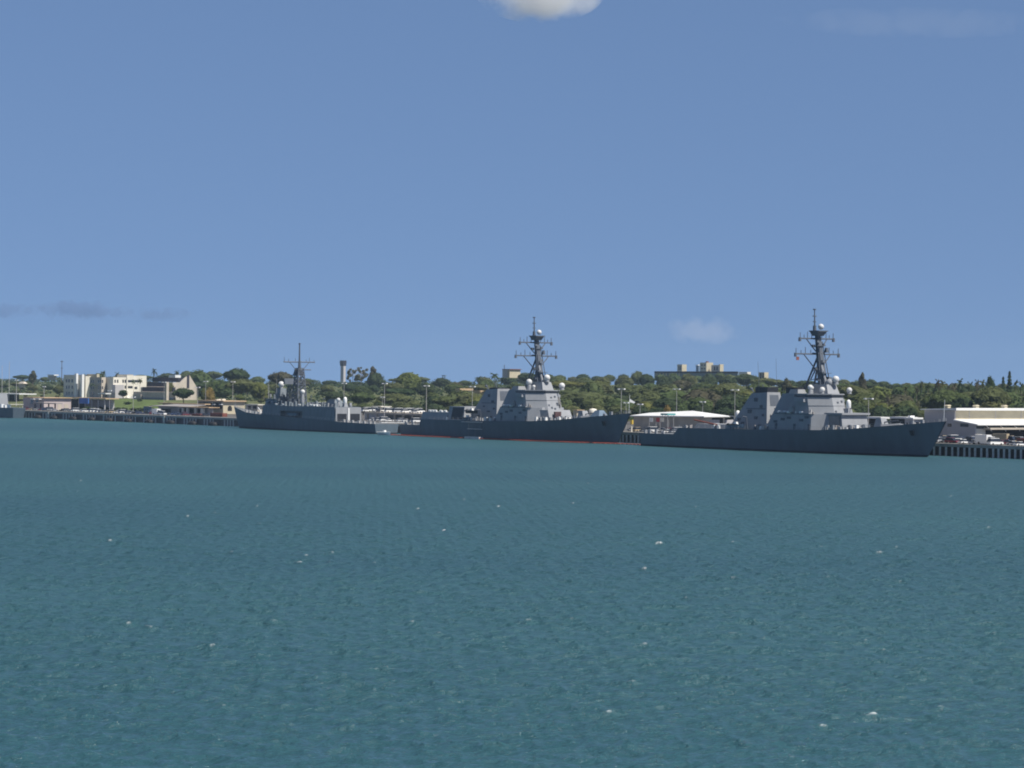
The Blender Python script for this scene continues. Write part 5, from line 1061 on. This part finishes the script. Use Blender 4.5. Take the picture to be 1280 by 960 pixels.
row(735, 755, 88, 190, 24, lambda x: 475, 'in the middle row', ['dark green', 'olive']); row(655, 665, 14, 84, 18, lambda x: 497, 'in the lowest row', ['dark green', 'dark green', 'olive'], ('bushy',))
# trees one can pick out
tree(41, 461.5, 860, 'upright', 'brownish', 13, label='tall ragged brown-topped tree on the skyline above the pale pink building')
for px, y, D, lab in ((107.5, 466, 800, 'small dark palm head above the left barracks roof'), (129, 461.5, 800, 'tallest dark palm between the two barracks blocks'), (146.5, 463.5, 800, 'dark palm above the left end of the right barracks'), (193, 458.5, 800, 'dark tufted palm behind the stepped-roof building, left side'), (221, 461, 800, 'dark palm behind the white rear roof of the stepped-roof building'),
                      (103, 467.5, 800, 'faint small palm left of another above the left barracks'), (598, 469, 900, 'palm on the skyline left of the middle destroyer funnel'), (618, 464.5, 900, 'dark palm on the skyline just left of the cream hill building'), (1008, 473.5, 900, 'low palm on the skyline left of the right destroyer mast')):
    tree(px, y, D, 'palm', 'dark green', None if D > 820 else 8, label=lab)
for i, (px, y) in enumerate(((1152, 472), (1159.5, 474.5), (1172.5, 470), (1178, 471.5), (1200, 469.5), (1193, 475), (1228, 471), (1213, 473.5), (1222, 470.5), (1132, 480), (1120, 484), (1146, 479), (1270, 471.5), (1277, 474), (1186, 476))):
    tree(px, y, 760 + 8 * (i % 4), 'palm', ['olive', 'dark green', 'brownish'][i % 3], 10 if i < 9 else 9, 'rising')
for px, y, cl in ((330, 488, 'olive'), (1095, 486, 'olive'), (1110, 490, 'brownish')): tree(px, y, 690, 'palm', cl, 9, 'standing')
tree(115.5, 478, 683, 'palm', 'dark green', 9, label='palm standing before the grey wing of the left barracks'); tree(175, 471.5, 684, 'palm', 'olive', 8, label='palm before the sunny face of the right barracks'); tree(167, 472.5, 684, 'palm', 'dark green', 6, label='slim dark palm before the right barracks near its dark windows')
tree(213, 477, 676, 'bushy', 'olive', 12, label='olive bush growing on the terrace right of the tower fin')
tree(229.5, 484.3, 640, 'spreading', 'dark green', 33, label='wide dark umbrella-shaped tree before the pointed wing wall'); tree(154, 487, 676, 'round', 'dark green', 16, label='round dark tree before the right barracks beside the ramp')
tree(130, 472, 690, 'upright', 'olive', 9, label='upright olive tree between the grey wing and the right barracks'); tree(138.5, 478, 692, 'upright', 'dark green', 7, label='slim dark tree at the left corner of the right barracks')
tree(262, 483.5, 640, 'bushy', 'orange', 17, label='orange flowering tree behind the long low building'); tree(834, 504.5, 620, 'round', 'orange', 13, label='orange flowering tree behind the right destroyer stern'); tree(255, 484, 645, 'round', 'yellow green', 10, label='yellow-green bush left of the orange flowering tree')
tree(297, 459.5, 870, 'spreading', 'dark green', 44, label='big dark domed tree on the skyline above the frigate bow'); tree(302, 473, 720, 'spreading', 'olive', 54, label='broad olive domed tree in front of the dark dome above the frigate bow')
tree(275, 475, 730, 'bushy', 'mid green', 50, label='large mid green tree left of the tall lamp post above the frigate bow'); tree(324, 477, 715, 'bushy', 'yellow green', 30, label='bright yellow-green tree just left of the frigate bridge'); tree(248, 461.5, 830, 'bushy', 'mid green', 40, label='high green tree behind the pointed wing wall')
tree(350, 463.5, 880, 'spreading', 'brownish', 44, label='brown domed tree on the skyline left of the frigate mast')
tree(441, 457.5, 1050, 'wispy', 'pale green', 18, label='thin wispy tree on the skyline right beside the control tower'); tree(451.5, 455.5, 1050, 'wispy', 'pale green', 19, label='taller thin wispy tree on the skyline right of the control tower'); tree(466.5, 456, 1000, 'upright', 'brownish', 11, label='dark tufted upright tree on the skyline right of the wispy trees')
tree(470, 465, 1000, 'bushy', 'dark green', 28, label='dark bushy tree below the tufted upright tree on the skyline'); tree(511, 464.5, 900, 'bushy', 'yellow green', 40, label='large yellow-green bushy tree on the skyline above the parking deck')
tree(1079, 462, 900, 'upright', 'brownish', 13, label='ragged brown tree on the skyline right of the right destroyer mast'); tree(984, 471.5, 880, 'round', 'brownish', 20, label='brown round tree on the skyline right of the narrow tower block')
tree(1262, 463, 800, 'conical', 'dark green', 17, label='tallest dark pine spire at the right above the warehouse'); tree(1254, 470, 805, 'conical', 'dark green', 15, label='shorter dark pine left of the tallest spire above the warehouse')
tree(1238, 468.5, 790, 'round', 'dark green', 20, label='dark rounded tree on the skyline left of the two pines'); tree(1185, 486, 700, 'spreading', 'mid green', 70, label='broad green tree just behind the left end of the warehouse roof'); tree(1240, 482, 705, 'spreading', 'olive', 60, label='broad olive tree behind the middle of the warehouse roof')
tree(905, 478, 800, 'spreading', 'olive', 60, label='broad olive tree on the slope below the hilltop headquarters'); tree(740, 476, 800, 'bushy', 'mid green', 44, label='large green tree right of the middle destroyer bridge'); tree(596, 495, 670, 'spreading', 'yellow green', 40, label='bright yellow-green tree behind the middle destroyer hangar'); tree(560, 494, 680, 'spreading', 'mid green', 44, label='broad green tree above the aft end of the middle destroyer hangar')
tree(495, 491, 680, 'spreading', 'olive', 60, label='broad olive tree behind the parking deck roof'); tree(452, 489, 680, 'spreading', 'mid green', 40, label='domed green tree behind the frigate hangar, right of the gun dome')
# far tree belt beyond everything, one mass
def belt():
    rn = random.Random(9); b = MB(); pts = []
    for i in range(900):
        t = rn.uniform(-6200, -600); D = rn.uniform(1700, 2600); r = rn.uniform(4, 8); p = W(t, D, 0); px = 640 + F * p.x / p.y
        if px < -80 or px > 1360 or 630 < px < 1010: continue
        z = min(ground(t, D) + rn.uniform(3, 10), ZZ(px, skyat(px) + 1.5, D) - 1.2 * r)
        for _ in range(26):
            d = Vector((rn.gauss(0, 1), rn.gauss(0, 1), abs(rn.gauss(0, 1)))).normalized(); pts.append((W(t, D, z) + d * r, d))
    leaves(b, pts, 1.7, rn); o = b.build('distant_tree_belt', LEAF['dark green']); tag(o, 'far dark line of trees on the flat skyline', 'wood', None, 'stuff')
belt()
def undergrowth():
    rn = random.Random(31); b = MB(); pts = []
    while len(pts) < 26000:
        D = rn.uniform(690, 1300); t = rn.uniform(-2600, -480); p = W(t, D, 0)
        px = 640 + F * p.x / p.y
        if px < 240 or px > 1330:
            if not (px > -60 and D > 760): continue
        for _ in range(6):
            q = (t + rn.gauss(0, 1.6), D + rn.gauss(0, 1.6)); pts.append((W(q[0], q[1], ground(*q) + rn.uniform(.1, 1.7)), Vector((rn.gauss(0, .6), rn.gauss(0, .6), 1)).normalized()))
    leaves(b, pts, 1.3, rn); o = b.build('undergrowth', LEAF['dark green']); tag(o, 'green undergrowth covering the slope between the trees', 'undergrowth', None, 'stuff')
undergrowth()
# lawn below the barracks and scrub among the trees
def lawn():
    b = MB(); n = 40; m = 8
    for j in range(m + 1):
        for i in range(n + 1):
            D = 614 + j * 52 / m; ta = TT(124, D, 506); tb = TT(205, D, 506); t = ta + (tb - ta) * i / n; b.v.append(tuple(W(t, D, ground(t, D) + .05)))
    for j in range(m):
        for i in range(n): k = j * (n + 1) + i; b.f.append([k, k + 1, k + n + 2, k + n + 1]); b.m.append(0)
    o = b.build('lawn', mat('lawn_grass', (.085, .118, .03), .95, .25, .12), None, True); o['kind'] = 'structure'
lawn()
def shrubs():
    pr = None; rn = random.Random(4)
    for i, (px, D) in enumerate([(126, 610), (133, 611), (146, 611), (157, 612), (168, 612), (178, 611), (186, 612), (195, 611), (160, 640), (175, 655), (210, 640), (222, 610), (105, 600), (112, 601), (240, 625)]):
        if pr is None: b = crown(rn, lobes(rn, 7, 1.2, .9, .5, .8), 260, .3); pr = b.build('shrub', LEAF['dark green']); o = pr
        else: o = copy_part(pr, None)
        t = TT(px, D, 508); o.location = W(t, D, ground(t, D)); o.rotation_euler = (0, 0, rn.uniform(0, 6)); s = rn.uniform(.8, 1.5); o.scale = (s * 1.6, s * 1.6, s)
        tag(o, None, 'shrub', 'shrubs round the lawn'); auto(o, 'dark low shrub ' + ('along the lawn edge below the barracks' if i < 8 else 'on the slope before the stepped-roof building' if i in (8, 9, 10, 14, 11) else 'before the dark open shed'))
shrubs()

# ---------------------------------------------------------------- air and clouds
def vol_mat(name, color, dens):
    m = bpy.data.materials.new(name); m.use_nodes = True; nt = m.node_tree; nt.nodes.clear()
    o = nt.nodes.new('ShaderNodeOutputMaterial'); v = nt.nodes.new('ShaderNodeVolumePrincipled'); v.inputs['Color'].default_value = (*color, 1); v.inputs['Density'].default_value = dens; v.inputs['Anisotropy'].default_value = 0.0
    nt.links.new(v.outputs[0], o.inputs['Volume']); return m, nt, v
def cloud(name, px0, px1, py0, py1, Y, color, dens, nscale, thr, seed, label, thick=.5):
    def pt(px, py):
        dx = (px - 640) / F; dy = (py - 480) / F; c, q = math.cos(ROLL), math.sin(ROLL); return (dx * c + dy * q) * Y, H - (-dx * q + dy * c) * Y
    xa, za = pt(px0, py1); xb, zb = pt(px1, py0); cx, cz = (xa + xb) / 2, (za + zb) / 2; rx, rz = (xb - xa) / 2, (zb - za) / 2
    b = MB(); b.ball((0, 0, 0), 1.0, 24, 14); m, nt, v = vol_mat(name + '_vapour', color, 0)
    N, L = nt.nodes, nt.links; tc = N.new('ShaderNodeTexCoord'); mp = N.new('ShaderNodeMapping'); mp.inputs['Location'].default_value = (seed, seed * .7, 0); mp.inputs['Scale'].default_value = (nscale * rx / rz, nscale, nscale)
    n = N.new('ShaderNodeTexNoise'); n.inputs['Scale'].default_value = 1.0; n.inputs['Detail'].default_value = 4; ln = N.new('ShaderNodeVectorMath'); ln.operation = 'LENGTH'
    L.new(tc.outputs['Object'], mp.inputs[0]); L.new(mp.outputs[0], n.inputs['Vector']); L.new(tc.outputs['Object'], ln.inputs[0])
    ma = N.new('ShaderNodeMath'); ma.operation = 'MULTIPLY_ADD'; ma.inputs[1].default_value = -.55; L.new(ln.outputs['Value'], ma.inputs[0]); L.new(n.outputs['Fac'], ma.inputs[2])
    r = N.new('ShaderNodeMapRange'); r.inputs[1].default_value = thr; r.inputs[2].default_value = thr + .28; r.inputs[3].default_value = 0; r.inputs[4].default_value = dens / (rz * 2); L.new(ma.outputs[0], r.inputs[0]); L.new(r.outputs[0], v.inputs['Density'])
    o = b.build(name, m); o.location = (cx, Y, cz); o.scale = (rx, rz * (1 + thick), rz); tag(o, label, 'cloud')
cloud('cloud', 592, 758, -50, 28, 9000, (1, 1, 1), 1.7, .9, -.02, 3.3, 'small white cloud cut by the top edge of the photo')
cloud('cloud', -70, 60, 376, 399, 16000, (.26, .37, .58), .75, 1.1, .02, 8.1, 'dim grey-blue cloud bank low in the sky at the left edge')  # dark blue colour paints shadow into this and the other grey-blue clouds
cloud('cloud', 25, 175, 374, 401, 16000, (.26, .37, .58), .95, 1.1, .0, 1.7, 'longest grey-blue cloud low in the sky above the barracks')
cloud('cloud', 150, 250, 382, 403, 16000, (.26, .37, .58), .6, 1.1, .02, 5.2, 'short faint grey-blue cloud low in the sky above the pointed wing wall')
cloud('cloud', 825, 930, 394, 432, 16000, (1, .96, .95), .17, .9, -.05, 2.6, 'faint pale puff of cloud above the hilltop headquarters')
cloud('cloud', 960, 1330, 10, 46, 12000, (1, 1, 1), .045, .7, -.1, 9.4, 'very faint wide streak of cloud at the upper right of the sky')
hz = MB(); hz.box(-1900, 1900, -60, 3300, -2.6, 72); ho = hz.build('haze', vol_mat('pale_haze', (.60, .78, 1.0), 0.000045)[0]); ho['kind'] = 'stuff'
# ---------------------------------------------------------------- unique labels for repeats
bpy.context.view_layer.update()
from collections import defaultdict
gl_ = defaultdict(list)
for o, base in AUTO: gl_[base].append(o)
ORD = ['', 'second', 'third', 'fourth', 'fifth', 'sixth', 'seventh', 'eighth', 'ninth', 'tenth', 'eleventh', 'twelfth', 'thirteenth', 'fourteenth', 'fifteenth', 'sixteenth']
for base, os_ in gl_.items():
    os_.sort(key=lambda o: proj(o.matrix_world.translation)[0]); n = len(os_)
    for i, o in enumerate(os_):
        if n == 1: o['label'] = base
        elif n == 2: o['label'] = base + (', the left one' if i == 0 else ', the right one')
        elif i == 0: o['label'] = base + ', the leftmost'
        elif i == n - 1: o['label'] = base + ', the rightmost'
        else: o['label'] = base + f', {ORD[min(i, 15)]} from left'
